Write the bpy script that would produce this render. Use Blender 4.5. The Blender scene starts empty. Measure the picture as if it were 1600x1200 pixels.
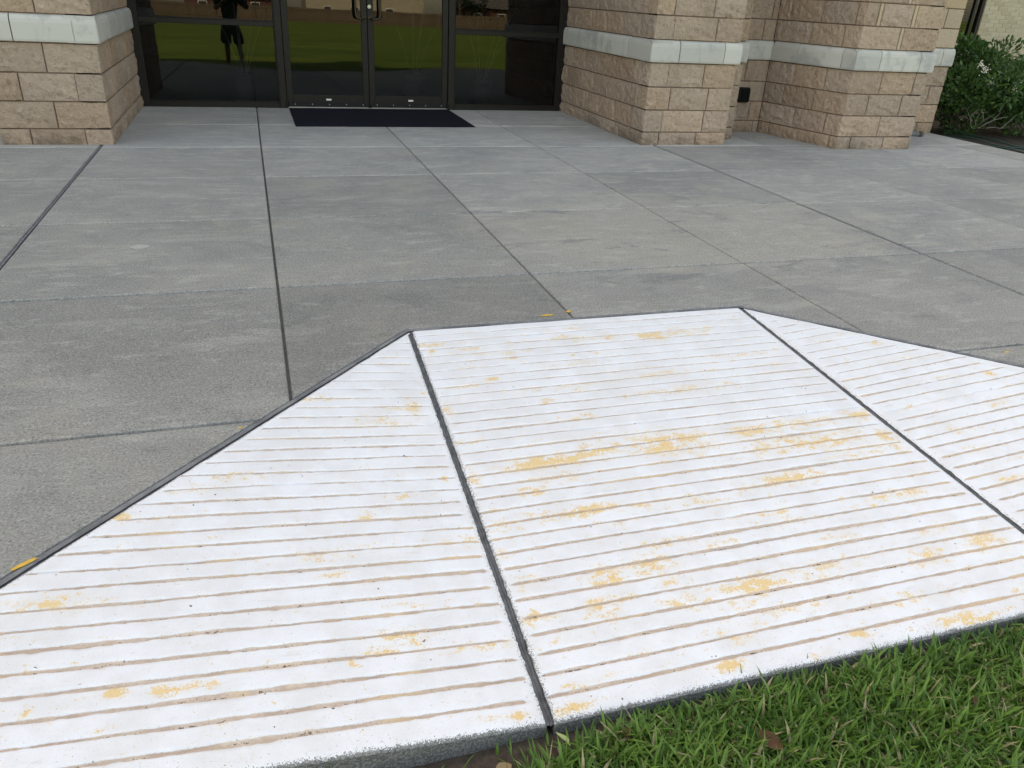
import bpy, bmesh, math, random
import numpy as np
from mathutils import Vector, Matrix, noise
random.seed(7); rng = np.random.default_rng(7)
sc = bpy.context.scene
COL = sc.collection

# ---------------------------------------------------------------- camera, sky, sun, exposure
cam_d = bpy.data.cameras.new('camera'); cam = bpy.data.objects.new('camera', cam_d); COL.objects.link(cam)
PITCH, ROLL, YAW = 0.46615, 0.05652, 0.32621
CAM = Vector((1.1878, -6.9609, 1.2463))
def cam_axes():
    cp, sp, cy, sy = math.cos(PITCH), math.sin(PITCH), math.cos(YAW), math.sin(YAW)
    f = Vector((sy*cp, cy*cp, -sp)); r = Vector((cy, -sy, 0)); u = r.cross(f)
    cr, sr = math.cos(ROLL), math.sin(ROLL)
    return cr*r + sr*u, -sr*r + cr*u, f
c_r, c_u, c_f = cam_axes()
m = Matrix((c_r, c_u, -c_f)).transposed().to_4x4(); m.translation = CAM
cam.matrix_world = m
cam_d.sensor_width = 36; cam_d.lens = 1210.35/1600*36
cam_d.clip_start = 0.01; cam_d.clip_end = 1500
sc.camera = cam

SUN_EL = math.radians(50); SUN_AZ = math.radians(-20)      # azimuth measured from +Y towards +X: the sun stands behind the building
w = bpy.data.worlds.new('World'); sc.world = w; w.use_nodes = True
nt = w.node_tree; bg = nt.nodes['Background']
sky = nt.nodes.new('ShaderNodeTexSky'); sky.sky_type = 'NISHITA'; sky.sun_disc = False
sky.sun_elevation = SUN_EL; sky.sun_rotation = SUN_AZ
sky.air_density = 1.0; sky.dust_density = 2.0; sky.ozone_density = 1.0
nt.links.new(sky.outputs[0], bg.inputs[0]); bg.inputs[1].default_value = 0.15
sd = bpy.data.lights.new('sun', 'SUN'); sun = bpy.data.objects.new('sun', sd); COL.objects.link(sun)
sd.energy = 4.0; sd.angle = math.radians(0.53); sd.color = (1, .95, .87)
sdir = Vector((math.sin(SUN_AZ)*math.cos(SUN_EL), math.cos(SUN_AZ)*math.cos(SUN_EL), math.sin(SUN_EL)))
sun.rotation_euler = sdir.to_track_quat('Z', 'Y').to_euler()
sun.location = (0, 20, 30)
sc.view_settings.view_transform = 'Standard'; sc.view_settings.look = 'None'
sc.view_settings.gamma = 1; sc.view_settings.use_curve_mapping = False
sc.view_settings.exposure = 2.06
sc.view_settings.use_white_balance = True
sc.view_settings.white_balance_temperature = 10100; sc.view_settings.white_balance_tint = 10

# ---------------------------------------------------------------- helpers
def tag(o, label=None, cat=None, group=None, kind=None):
    if label: o['label'] = label
    if cat: o['category'] = cat
    if group: o['group'] = group
    if kind: o['kind'] = kind
    return o
def empty(name, loc=(0, 0, 0), parent=None):
    o = bpy.data.objects.new(name, None); COL.objects.link(o); o.location = loc
    o.empty_display_size = .1
    if parent: o.parent = parent
    return o
def link(name, me, mat, parent=None, smooth=False):
    o = bpy.data.objects.new(name, me); COL.objects.link(o)
    if mat is not None and len(me.materials) == 0: me.materials.append(mat)
    if parent: o.parent = parent
    if smooth: me.polygons.foreach_set('use_smooth', [True]*len(me.polygons))
    return o
def from_bm(name, bm, mat, parent=None, smooth=False):
    me = bpy.data.meshes.new(name); bm.normal_update(); bm.to_mesh(me); bm.free()
    return link(name, me, mat, parent, smooth)
def bx(bm, x0, x1, y0, y1, z0, z1, bev=0, seg=1):
    v = bmesh.ops.create_cube(bm, size=1)['verts']
    bmesh.ops.scale(bm, vec=(x1-x0, y1-y0, z1-z0), verts=v)
    bmesh.ops.translate(bm, vec=((x0+x1)/2, (y0+y1)/2, (z0+z1)/2), verts=v)
    if bev:
        e = list({e for q in v for e in q.link_edges})
        bmesh.ops.bevel(bm, geom=e, offset=bev, segments=seg, affect='EDGES', profile=.5)
def box(name, mat, parent, *a, bev=0, seg=1):
    bm = bmesh.new(); bx(bm, *a, bev=bev, seg=seg); return from_bm(name, bm, mat, parent)
def tube(bm, pts, r, n=8, cap=True):
    pts = [Vector(q) for q in pts]; rs = r if isinstance(r, (list, tuple)) else [r]*len(pts)
    rings = []; up = None
    for i, q in enumerate(pts):
        d = (pts[min(i+1, len(pts)-1)]-pts[max(i-1, 0)]).normalized()
        if up is None: up = Vector((0, 0, 1)) if abs(d.z) < .9 else Vector((1, 0, 0))
        a = d.cross(up).normalized(); b = a.cross(d).normalized(); up = b
        rings.append([bm.verts.new(q+rs[i]*(math.cos(t)*a+math.sin(t)*b)) for t in [2*math.pi*k/n for k in range(n)]])
    for A, B in zip(rings, rings[1:]):
        for k in range(n): bm.faces.new((A[k], A[(k+1) % n], B[(k+1) % n], B[k]))
    if cap:
        bm.faces.new(rings[0][::-1]); bm.faces.new(rings[-1])
def lathe(bm, prof, loc, n=20):
    rings = [[bm.verts.new((loc[0]+r*math.cos(2*math.pi*k/n), loc[1]+r*math.sin(2*math.pi*k/n), loc[2]+z)) for k in range(n)] for r, z in prof]
    for A, B in zip(rings, rings[1:]):
        for k in range(n): bm.faces.new((A[k], A[(k+1) % n], B[(k+1) % n], B[k]))
def npmesh(name, V, F, mat, parent=None, attrs=None, smooth=False):
    me = bpy.data.meshes.new(name)
    V = np.asarray(V, dtype=np.float32); F = np.asarray(F, dtype=np.int32)
    k = F.shape[1]
    me.vertices.add(len(V)); me.vertices.foreach_set('co', V.ravel())
    me.loops.add(F.size); me.loops.foreach_set('vertex_index', F.ravel())
    me.polygons.add(len(F)); me.polygons.foreach_set('loop_start', np.arange(0, F.size, k, dtype=np.int32))
    me.polygons.foreach_set('loop_total', np.full(len(F), k, dtype=np.int32))
    me.update(calc_edges=True)
    if attrs:
        for a, val in attrs.items():
            at = me.attributes.new(a, 'FLOAT', 'POINT'); at.data.foreach_set('value', np.asarray(val, dtype=np.float32))
    return link(name, me, mat, parent, smooth)

# ---------------------------------------------------------------- material helpers
class NT:
    def __init__(s, name, rough=.8, spec=.3):
        s.m = bpy.data.materials.new(name); s.m.use_nodes = True; s.t = s.m.node_tree
        s.b = s.t.nodes['Principled BSDF']; s.b.inputs['Roughness'].default_value = rough
        s.b.inputs['Specular IOR Level'].default_value = spec
        s._pos = None
    def n(s, typ, **kw):
        q = s.t.nodes.new(typ)
        for k, v in kw.items(): setattr(q, k, v)
        return q
    def l(s, a, b): s.t.links.new(a, b)
    def pos(s, scale=(1, 1, 1)):
        if s._pos is None: s._pos = s.n('ShaderNodeNewGeometry').outputs['Position']
        if scale == (1, 1, 1): return s._pos
        q = s.n('ShaderNodeMapping'); q.inputs['Scale'].default_value = scale; s.l(s._pos, q.inputs[0]); return q.outputs[0]
    def noise(s, scale, detail=4, rough=.55, vec=None, dist=0):
        q = s.n('ShaderNodeTexNoise'); q.inputs['Scale'].default_value = scale; q.inputs['Detail'].default_value = detail
        q.inputs['Roughness'].default_value = rough; q.inputs['Distortion'].default_value = dist
        s.l(vec if vec is not None else s.pos(), q.inputs['Vector']); return q.outputs[0]
    def ramp(s, x, a, b, lo=0., hi=1.):
        q = s.n('ShaderNodeMapRange'); q.interpolation_type = 'SMOOTHSTEP'
        q.inputs[1].default_value = a; q.inputs[2].default_value = b; q.inputs[3].default_value = lo; q.inputs[4].default_value = hi
        s.l(x, q.inputs[0]); return q.outputs[0]
    def math(s, op, a, b=None, c=None):
        q = s.n('ShaderNodeMath', operation=op)
        for i, v in enumerate((a, b, c)):
            if v is None: continue
            if isinstance(v, (int, float)): q.inputs[i].default_value = v
            else: s.l(v, q.inputs[i])
        return q.outputs[0]
    def mix(s, f, a, b, typ='MIX'):
        q = s.n('ShaderNodeMix', data_type='RGBA', blend_type=typ)
        for i, v in ((0, f), (6, a), (7, b)):
            if isinstance(v, (int, float)): q.inputs[i].default_value = v
            elif isinstance(v, tuple): q.inputs[i].default_value = (*v, 1)
            else: s.l(v, q.inputs[i])
        return q.outputs[2]
    def attr(s, name): return s.n('ShaderNodeAttribute', attribute_name=name).outputs['Fac']
    def rnd(s): return s.n('ShaderNodeObjectInfo').outputs['Random']
    def color(s, c):
        if isinstance(c, tuple): s.b.inputs['Base Color'].default_value = (*c, 1)
        else: s.l(c, s.b.inputs['Base Color'])
        return s
    def rough(s, x): s.l(x, s.b.inputs['Roughness']); return s
    def bump(s, h, strength=.3, dist=.003):
        q = s.n('ShaderNodeBump'); q.inputs['Strength'].default_value = strength; q.inputs['Distance'].default_value = dist
        s.l(h, q.inputs['Height']); s.l(q.outputs[0], s.b.inputs['Normal']); return s
    def val(s, c, x, lo, hi):          # multiply colour by a grey factor
        g = s.ramp(x, 0, 1, lo, hi) if (lo, hi) != (0, 1) else x; q = s.n('ShaderNodeCombineXYZ')
        for i in range(3): s.l(g, q.inputs[i])
        return s.mix(1.0, c, q.outputs[0], 'MULTIPLY')
M = {}
def plain(name, c, rough=.7, spec=.3, metal=0, var=.15, nscale=30):
    t = NT(name, rough, spec); t.b.inputs['Metallic'].default_value = metal
    t.color(t.val(c, t.noise(nscale, 4), 1-var, 1+var)); M[name] = t.m; return t

# poured concrete of the slabs
t = NT('concrete', .95, .08)
big = t.noise(.8, 6, .62); mid = t.noise(2.6, 9, .72, dist=.4); stre = t.noise(1.0, 9, .74, t.pos((1.6, 4.6, 1)), .5); fine = t.noise(260, 3, .75); grit = t.noise(125, 4, .7); blot = t.noise(5.5, 7, .7, t.pos((1, 2.2, 1)))
c = t.mix(t.ramp(big, .36, .64), (.272, .261, .240), (.332, .315, .284))
c = t.mix(t.ramp(stre, .51, .62, 0, .42), c, (.45, .428, .375))
c = t.mix(t.ramp(mid, .53, .68, 0, .50), c, (.43, .375, .295))
c = t.mix(t.ramp(mid, .46, .33, 0, .50), c, (.205, .203, .198))
wd = t.n('ShaderNodeVectorMath', operation='DISTANCE'); wm_ = t.n('ShaderNodeMapping'); wm_.inputs['Scale'].default_value = (.62, 1, 1); wm_.inputs['Location'].default_value = (-2.3, 2.75, 0)
t.l(t.pos(), wm_.inputs[0]); t.l(wm_.outputs[0], wd.inputs[0]); wear = t.math('ADD', t.ramp(wd.outputs[1], 1.5, .2), t.math('MULTIPLY', t.math('SUBTRACT', mid, .5), 1.4))
c = t.mix(t.ramp(wear, .35, .75, 0, .42), c, (.44, .385, .305))
c = t.mix(t.math('MULTIPLY', t.ramp(wear, .3, .5), t.ramp(t.noise(1.9, 8, .68, t.pos((.8, 2.2, 1)), .8), .44, .36, 0, .75)), c, (.185, .185, .185))
c = t.mix(t.ramp(blot, .56, .64, 0, .50), c, (.48, .456, .40))
c = t.mix(t.ramp(blot, .43, .34, 0, .45), c, (.165, .165, .16))
sg = t.math('MULTIPLY', t.ramp(t.noise(1.0, 8, .72, t.pos((4.5, 15, 1)), .4), .535, .60), t.ramp(t.noise(1.3, 4, .6), .42, .62, .15, 1))
c = t.mix(t.math('MULTIPLY', sg, .42), c, (.50, .475, .425))
c = t.mix(t.ramp(grit, .52, .64, 0, .65), c, (.52, .49, .43))
c = t.mix(t.ramp(grit, .47, .35, 0, .65), c, (.125, .123, .118))
c = t.mix(t.ramp(fine, .55, .70, 0, .65), c, (.62, .59, .52))
c = t.mix(t.ramp(fine, .43, .30, 0, .60), c, (.11, .108, .105))
c = t.val(c, t.rnd(), .93, 1.06)
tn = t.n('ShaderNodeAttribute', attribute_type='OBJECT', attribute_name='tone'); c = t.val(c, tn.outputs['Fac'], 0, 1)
t.color(c); t.bump(t.math('ADD', t.math('MULTIPLY', fine, .6), grit), .5, .003); M['concrete'] = t.m
# trowelled, darker edge of the slabs
t = NT('edge_concrete', .7, .3)
e1 = t.noise(9, 6, .65); e2 = t.noise(180, 3, .6)
c = t.mix(t.ramp(e1, .35, .65), (.125, .127, .132), (.235, .234, .228)); c = t.mix(t.ramp(e2, .6, .72, 0, .5), c, (.40, .39, .37))
t.color(c); t.bump(e2, .25, .0015); M['edge_concrete'] = t.m
plain('joint_fill', (.11, .106, .098), .9, .15, var=.5, nscale=40)
plain('filler', (.165, .165, .168), .85, .2, var=.6, nscale=35)
plain('soil', (.075, .055, .042), .95, .1, var=.5, nscale=60)
# worn paint of the ramp
t = NT('ramp_paint', .62, .3)
y_, g_, b_ = t.attr('yellow'), t.attr('groove'), t.attr('bare')
f1 = t.noise(170, 3, .7); f2 = t.noise(42, 6, .7, t.pos((.55, 1, 1))); f3 = t.noise(9, 5, .6); f4 = t.noise(420, 2, .6); lon = t.noise(14, 5, .7, t.pos((1, 5, 1)))
conc = t.mix(t.ramp(f1, .4, .62), (.115, .112, .108), (.27, .26, .24))
tan = t.mix(t.ramp(f2, .4, .62), (.50, .345, .235), (.68, .52, .39)); tan = t.mix(t.ramp(t.noise(3.1, 4, .6), .52, .64, 0, .7), tan, (.74, .50, .25)); tan = t.mix(t.ramp(t.noise(6.3, 4, .6), .58, .68, 0, .4), tan, (.38, .30, .25))
yel = t.mix(t.ramp(f2, .35, .65), (.82, .50, .17), (.80, .58, .31))
white = t.mix(t.ramp(f3, .35, .68), (.81, .80, .805), (.745, .725, .715))
white = t.mix(t.ramp(f4, .57, .70, 0, .40), white, (.56, .54, .51))
jit = t.math('ADD', t.math('MULTIPLY', t.math('SUBTRACT', f2, .5), 2.7), t.math('ADD', t.math('MULTIPLY', t.math('SUBTRACT', f1, .5), 1.5), t.math('MULTIPLY', t.math('SUBTRACT', f4, .5), .8)))
ym = t.ramp(t.math('ADD', y_, jit), .50, .55)
# faint overspray of old yellow all over, in drifts
drift = t.ramp(t.math('ADD', t.math('MULTIPLY', lon, 1.0), t.math('MULTIPLY', t.math('SUBTRACT', f1, .5), .9)), .69, .76, 0, .7)
white = t.mix(t.ramp(t.noise(2.2, 7, .7), .52, .70, 0, .22), white, (.66, .63, .60)); white = t.mix(t.ramp(t.noise(26, 5, .7, t.pos((.35, 1.2, 1))), .60, .72, 0, .35), white, (.56, .53, .49))
base = t.mix(drift, white, (.74, .60, .42))
soft = t.math('MULTIPLY', t.math('MULTIPLY', t.ramp(y_, .02, .55), t.ramp(t.math('ADD', f2, t.math('MULTIPLY', t.math('SUBTRACT', f4, .5), .6)), .36, .62)), .55)
base = t.mix(soft, base, (.80, .62, .39))
base = t.mix(ym, base, yel)
gm = t.ramp(t.math('ADD', g_, t.math('MULTIPLY', jit, .30)), .30, .55)
base = t.mix(t.math('MULTIPLY', gm, .85), base, tan)
dk = t.ramp(t.math('ADD', t.math('MULTIPLY', g_, 1.0), t.math('MULTIPLY', jit, .8)), 1.05, 1.4)
base = t.mix(dk, base, (.10, .075, .06))
bm_ = t.ramp(t.math('ADD', b_, t.math('ADD', t.math('MULTIPLY', t.math('SUBTRACT', f1, .5), 1.6), t.math('MULTIPLY', t.math('SUBTRACT', f4, .5), 1.6))), .46, .60)
base = t.mix(bm_, base, conc)
speck = t.ramp(t.noise(75, 1, .4), .785, .81)
base = t.mix(speck, base, (.20, .18, .16))
t.color(base); t.bump(t.math('ADD', f1, t.math('MULTIPLY', ym, -.35)), .3, .0016); M['ramp_paint'] = t.m
plain('yellow_paint', (.72, .43, .08), .7, .25, var=.2, nscale=60)
plain('pale_spot', (.43, .42, .38), .8, .2, var=.2, nscale=60)
# split-faced masonry
def stone(name, ca, cb, cdark, bumpd=.012, rough_n=26):
    t = NT(name, .93, .15)
    r = t.rnd(); a = t.noise(rough_n, 6, .66); b = t.noise(140, 4, .65); l = t.noise(2.2, 4, .6); st = t.noise(1.0, 6, .65, t.pos((2.6, 2.6, .9)))
    c = t.mix(r, ca, cb); hs = t.n('ShaderNodeHueSaturation'); r2 = t.math('FRACT', t.math('MULTIPLY', r, 7.31)); t.l(t.ramp(r2, 0, 1, .88, 1.08), hs.inputs['Saturation']); t.l(t.ramp(t.math('FRACT', t.math('MULTIPLY', r, 3.77)), 0, 1, .90, 1.10), hs.inputs['Value']); t.l(c, hs.inputs['Color']); c = hs.outputs[0]
    c = t.mix(t.ramp(b, .55, .7, 0, .45), c, tuple(min(1, q*1.45) for q in ca))
    c = t.mix(t.ramp(b, .45, .32, 0, .5), c, cdark); c = t.mix(t.ramp(a, .47, .34, 0, .55), c, cdark); c = t.mix(t.ramp(a, .54, .68, 0, .4), c, tuple(min(1, q*1.4) for q in ca))
    c = t.mix(t.ramp(st, .56, .74, 0, .55), c, cdark)
    c = t.val(c, l, .90, 1.16)
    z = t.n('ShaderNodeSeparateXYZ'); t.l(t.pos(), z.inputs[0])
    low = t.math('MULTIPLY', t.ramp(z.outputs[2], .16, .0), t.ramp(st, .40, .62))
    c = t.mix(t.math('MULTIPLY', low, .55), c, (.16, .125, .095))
    t.color(c); t.bump(t.math('ADD', a, t.math('MULTIPLY', b, .35)), 1.0, bumpd); M[name] = t.m
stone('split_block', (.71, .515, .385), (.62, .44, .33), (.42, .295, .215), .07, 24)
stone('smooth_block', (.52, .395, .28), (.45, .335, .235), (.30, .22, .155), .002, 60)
t = NT('band_stone', .8, .25)
a = t.noise(3.5, 6, .65); b = t.noise(120, 4, .6); st = t.noise(1, 6, .7, t.pos((7, 7, 1.6)))
c = t.mix(t.rnd(), (.545, .52, .47), (.43, .412, .375)); c = t.mix(t.ramp(a, .50, .64, 0, .7), c, (.33, .328, .31))
c = t.mix(t.ramp(st, .55, .70, 0, .5), c, (.26, .265, .26)); c = t.mix(t.ramp(a, .36, .28, 0, .5), c, (.50, .48, .38))
t.color(c); t.bump(b, .2, .002); M['band_stone'] = t.m
plain('mortar', (.21, .145, .11), .95, .1, var=.25, nscale=60)
# plain continuation of the masonry above the built courses
t = NT('block_wall', .93, .15)
bk = t.n('ShaderNodeTexBrick'); bk.inputs['Scale'].default_value = 1; bk.inputs['Brick Width'].default_value = .406; bk.inputs['Row Height'].default_value = .203
bk.inputs['Mortar Size'].default_value = .006; bk.inputs['Color1'].default_value = (.50, .36, .24, 1); bk.inputs['Color2'].default_value = (.40, .28, .18, 1); bk.inputs['Mortar'].default_value = (.2, .14, .1, 1)
sx = t.n('ShaderNodeSeparateXYZ'); t.l(t.pos(), sx.inputs[0]); cb = t.n('ShaderNodeCombineXYZ')
t.l(t.math('ADD', sx.outputs[0], sx.outputs[1]), cb.inputs[0]); t.l(sx.outputs[2], cb.inputs[1]); t.l(cb.outputs[0], bk.inputs[0])
t.color(t.val(bk.outputs[0], t.noise(30, 5), .8, 1.2)); t.bump(t.noise(26, 6, .65), .7, .01); M['block_wall'] = t.m
plain('roof_metal', (.12, .10, .09), .6, .4)
plain('soffit', (.55, .52, .47), .8, .2)
# storefront
plain('bronze', (.017, .014, .012), .45, .22, 0, .2, 20)
plain('black_gap', (.006, .006, .006), .8, .1)
plain('steel', (.36, .36, .34), .35, .5, 1.0, .1)
plain('handle_metal', (.05, .045, .035), .28, .5, .85, .1)
plain('white_label', (.75, .75, .74), .5, .3, var=.1, nscale=300)
plain('rubber', (.012, .012, .013), .7, .3)
t = NT('tinted_glass'); t.t.nodes.remove(t.b); out = t.t.nodes['Material Output']
tr = t.n('ShaderNodeBsdfTransparent'); tr.inputs[0].default_value = (.26, .29, .30, 1)
gl = t.n('ShaderNodeBsdfGlossy'); gl.inputs['Roughness'].default_value = .0; gb = t.n('ShaderNodeBump'); gb.inputs['Strength'].default_value = .25; gb.inputs['Distance'].default_value = .004; t.l(t.noise(1.1, 1, .4), gb.inputs['Height']); t.l(gb.outputs[0], gl.inputs['Normal']); gl.inputs[0].default_value = (.95, .97, 1, 1)
fr = t.n('ShaderNodeFresnel'); fr.inputs[0].default_value = 1.55
mx = t.n('ShaderNodeMixShader'); t.l(fr.outputs[0], mx.inputs[0]); t.l(tr.outputs[0], mx.inputs[1]); t.l(gl.outputs[0], mx.inputs[2]); t.l(mx.outputs[0], out.inputs[0]); M['tinted_glass'] = t.m
t = NT('mat_fibre', .95, .1); a = t.noise(420, 2, .6); c = t.mix(t.ramp(a, .35, .65), (.007, .008, .012), (.022, .024, .032)); t.color(c); t.bump(a, .6, .004); M['mat_fibre'] = t.m
plain('interior_floor', (.10, .09, .08), .3, .5, var=.1); plain('interior_wall', (.20, .19, .17), .8, .2)
plain('pot_glaze', (.10, .13, .125), .4, .5); plain('stem_pale', (.45, .42, .33), .7, .2)
plain('plant_leaf', (.05, .09, .03), .6, .3)
# vegetation
def leafy(name, ca, cb, straw, rough=.5):
    t = NT(name, rough, .35); h = t.attr('hue')
    c = t.mix(t.ramp(h, 0, .85), ca, cb); c = t.mix(t.ramp(h, .90, .96), c, straw)
    c = t.val(c, t.noise(60, 3), .85, 1.15)
    t.color(c); t.b.inputs['Subsurface Weight'].default_value = 0
    tl = t.n('ShaderNodeBsdfTranslucent'); t.l(c, tl.inputs[0]); mx = t.n('ShaderNodeMixShader'); mx.inputs[0].default_value = .28
    o = t.t.nodes['Material Output']; t.l(t.b.outputs[0], mx.inputs[1]); t.l(tl.outputs[0], mx.inputs[2]); t.l(mx.outputs[0], o.inputs[0]); M[name] = t.m
leafy('grass_blade', (.055, .135, .020), (.150, .275, .050), (.42, .35, .20))
leafy('shrub_leaf', (.022, .068, .018), (.08, .165, .042), (.24, .28, .10), .45)
leafy('tree_leaf', (.02, .045, .012), (.05, .09, .03), (.08, .1, .03), .6)
plain('bark', (.16, .125, .10), .9, .15, var=.3); plain('twig', (.30, .27, .235), .9, .15)
plain('flower', (.78, .76, .62), .7, .2); plain('dead_leaf', (.115, .055, .028), .75, .25, var=.35, nscale=70); plain('pale_leaf', (.34, .40, .17), .6, .3, nscale=70)
plain('tan_leaf', (.32, .21, .11), .8, .2, nscale=70)
t = NT('lawn', .95, .1); a = t.noise(.35, 5, .6); b = t.noise(14, 5, .7); c = t.mix(t.ramp(a, .35, .65), (.065, .115, .016), (.115, .160, .026)); c = t.mix(t.ramp(t.noise(.12, 5, .6, t.pos((.3, 1, 1))), .4, .6, 0, .6), c, (.055, .10, .014)); c = t.val(c, b, .6, 1.35)
t.color(c); t.bump(b, 1, .04); M['lawn'] = t.m
plain('hose_green', (.02, .065, .055), .5, .4)
# far things
t = NT('fence_wood', .9, .1); c = t.mix(t.ramp(t.noise(1.0, 3, .5, t.pos((7, 7, .15))), .4, .6), (.11, .085, .062), (.17, .13, .095)); t.color(c); M['fence_wood'] = t.m
plain('house_cream', (.42, .38, .29), .85, .2); plain('house_white', (.72, .70, .66), .85, .2); plain('house_red', (.12, .06, .05), .9, .15); plain('shingle', (.085, .08, .078), .9, .15); plain('garage_white', (.75, .74, .70), .6, .3)
plain('house_glass', (.03, .04, .05), .15, .5); plain('pole_wood', (.13, .10, .075), .9, .15)
plain('cloth_black', (.012, .012, .014), .9, .1); plain('cloth_dark', (.016, .016, .02), .9, .1); plain('skin', (.18, .105, .07), .6, .3, var=.08); plain('hair_dark', (.012, .009, .007), .6, .3); plain('phone_black', (.01, .01, .011), .3, .5); plain('shoe', (.02, .02, .022), .7, .3)
# brick wing
t = NT('tan_brick', .9, .15); c = t.mix(t.rnd(), (.52, .435, .33), (.43, .35, .255)); c = t.val(c, t.noise(50, 4), .85, 1.15); t.color(c); t.bump(t.noise(150, 3), .3, .003); M['tan_brick'] = t.m
plain('pale_mortar', (.50, .45, .37), .95, .1, var=.15)
t = NT('brick_wall', .9, .15); bk = t.n('ShaderNodeTexBrick'); bk.inputs['Scale'].default_value = 1; bk.inputs['Brick Width'].default_value = .203; bk.inputs['Row Height'].default_value = .0677
bk.inputs['Mortar Size'].default_value = .005; bk.inputs['Color1'].default_value = (.52, .435, .33, 1); bk.inputs['Color2'].default_value = (.43, .35, .255, 1); bk.inputs['Mortar'].default_value = (.5, .45, .37, 1)
sx = t.n('ShaderNodeSeparateXYZ'); t.l(t.pos(), sx.inputs[0]); cb = t.n('ShaderNodeCombineXYZ'); t.l(t.math('ADD', sx.outputs[0], sx.outputs[1]), cb.inputs[0]); t.l(sx.outputs[2], cb.inputs[1]); t.l(cb.outputs[0], bk.inputs[0]); t.color(bk.outputs[0]); M['brick_wall'] = t.m
plain('blind_slat', (.10, .115, .125), .5, .3)
# ================================================================ THE SETTING
GZ = -0.207
ROWS = [2.36, 1.165, 0.0, -1.14, -2.27, -3.46, -4.69, -5.93]
COLX = [k*1.22 for k in range(-5, 8)] + [8.97]
JW = {k: .005 for k in range(-5, 9)}; JW.update({0: .024, 1: .010, 2: .008, 3: .006, 4: .020, 5: .006, 6: .006})
P1 = Vector((1.712, -4.072)); P2 = Vector((3.264, -4.072))
LD = Vector((-1.164, -1.278)).normalized(); RD = Vector((.707, -.7067)).normalized()
LN = Vector((LD.y, -LD.x)); LN = LN if LN.x < 0 else -LN
RN = Vector((-RD.y, RD.x)); RN = RN if RN.x > 0 else -RN
YB = -5.893                                  # foot of the ramp
EW = .026                                    # width of the trowelled edging

# the ground sheet
gm = bmesh.new()
gx = [-500, -60, -12, -3, 0, 3, 6, 12, 60, 500]; gy = [-500, -120, -40, -16, -9, -7, -5.5, 30, 500]
gv = [[gm.verts.new((x, y, GZ)) for x in gx] for y in gy]
for r in range(len(gy)-1):
    for q in range(len(gx)-1): gm.faces.new((gv[r][q], gv[r][q+1], gv[r+1][q+1], gv[r+1][q]))
tag(from_bm('ground', gm, M['lawn']), 'wide green lawn in front of the building', kind='structure')
so = bmesh.new(); n = 90
sv = [[so.verts.new((-1.5+7.5*i/n, -5.86-.05*j-(.02*noise.noise((i*.3, j, 0)) if j else 0), GZ+.012+.012*noise.noise((i*.5, j*2., 4)) - (.02 if j == 3 else 0))) for i in range(n+1)] for j in range(4)]
for j in range(3):
    for i in range(n): so.faces.new((sv[j][i], sv[j+1][i], sv[j+1][i+1], sv[j][i+1]))
tag(from_bm('soil', so, M['soil']), 'narrow strip of bare brown soil along the foot of the ramp', kind='structure')

def inside_ramp(x, y, off):
    p = Vector((x, y)); return y < P1.y+off and (p-P1).dot(LN) < off and (p-P2).dot(RN) < off
def slab_bm(x0, x1, y0, y1, off=EW, join=True):
    bm = bmesh.new(); f = bm.faces.new([bm.verts.new(q) for q in ((x0, y0, 0), (x1, y0, 0), (x1, y1, 0), (x0, y1, 0))])
    for co, no in (((P1.x+LN.x*off, P1.y+LN.y*off, 0), (LN.x, LN.y, 0)), ((0, P1.y+off, 0), (0, 1, 0)), ((P2.x+RN.x*off, P2.y+RN.y*off, 0), (RN.x, RN.y, 0))):
        bmesh.ops.bisect_plane(bm, geom=bm.verts[:]+bm.edges[:]+bm.faces[:], plane_co=co, plane_no=no, dist=1e-6)
    kill = [f for f in bm.faces if inside_ramp(f.calc_center_median().x, f.calc_center_median().y, off)]
    cut = bool(kill)
    bmesh.ops.delete(bm, geom=kill, context='FACES')
    if bm.faces and join: bmesh.ops.dissolve_faces(bm, faces=bm.faces[:], use_verts=False)
    return bm, cut
def solid(bm, depth, bev=0):
    top = bm.faces[:]
    r = bmesh.ops.extrude_face_region(bm, geom=top)
    vs = [g for g in r['geom'] if isinstance(g, bmesh.types.BMVert)]
    bmesh.ops.translate(bm, vec=(0, 0, -depth), verts=vs)
    # extrude moved the copy down; the original faces stay as the top
    for f in bm.faces: f.normal_update()
    bmesh.ops.recalc_face_normals(bm, faces=bm.faces[:])
    if bev:
        ed = [e for e in bm.edges if all(abs(v.co.z) < 1e-6 for v in e.verts) and len(e.link_faces) == 2]
        bmesh.ops.bevel(bm, geom=ed, offset=bev, segments=2, affect='EDGES', profile=.5)

pb, _ = slab_bm(-6.1, 8.965, -5.925, 2.34, .01, False)
solid(pb, .30)
for v in pb.verts: v.co.z -= .013
pavement = tag(from_bm('pavement', pb, M['joint_fill']), 'grey concrete forecourt of jointed slabs before the entrance', kind='structure')
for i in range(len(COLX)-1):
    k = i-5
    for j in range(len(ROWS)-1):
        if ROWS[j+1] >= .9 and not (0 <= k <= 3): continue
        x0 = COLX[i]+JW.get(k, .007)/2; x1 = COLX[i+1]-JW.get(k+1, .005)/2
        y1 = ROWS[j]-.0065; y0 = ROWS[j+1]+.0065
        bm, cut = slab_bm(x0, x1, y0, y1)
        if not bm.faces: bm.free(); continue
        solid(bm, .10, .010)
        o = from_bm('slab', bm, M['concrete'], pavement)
        o.location.z = random.uniform(-.0012, .0012); o['tone'] = {0: 1.32, 1: 1.22, 2: 1.06, 3: 1.0, 4: .97, 5: .88, 6: .84}[j]*random.uniform(.96, 1.04)*(1.03 if k > 1 else .97)  # rows paler towards the recess, darker in front: light falloff evened in the colour
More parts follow.
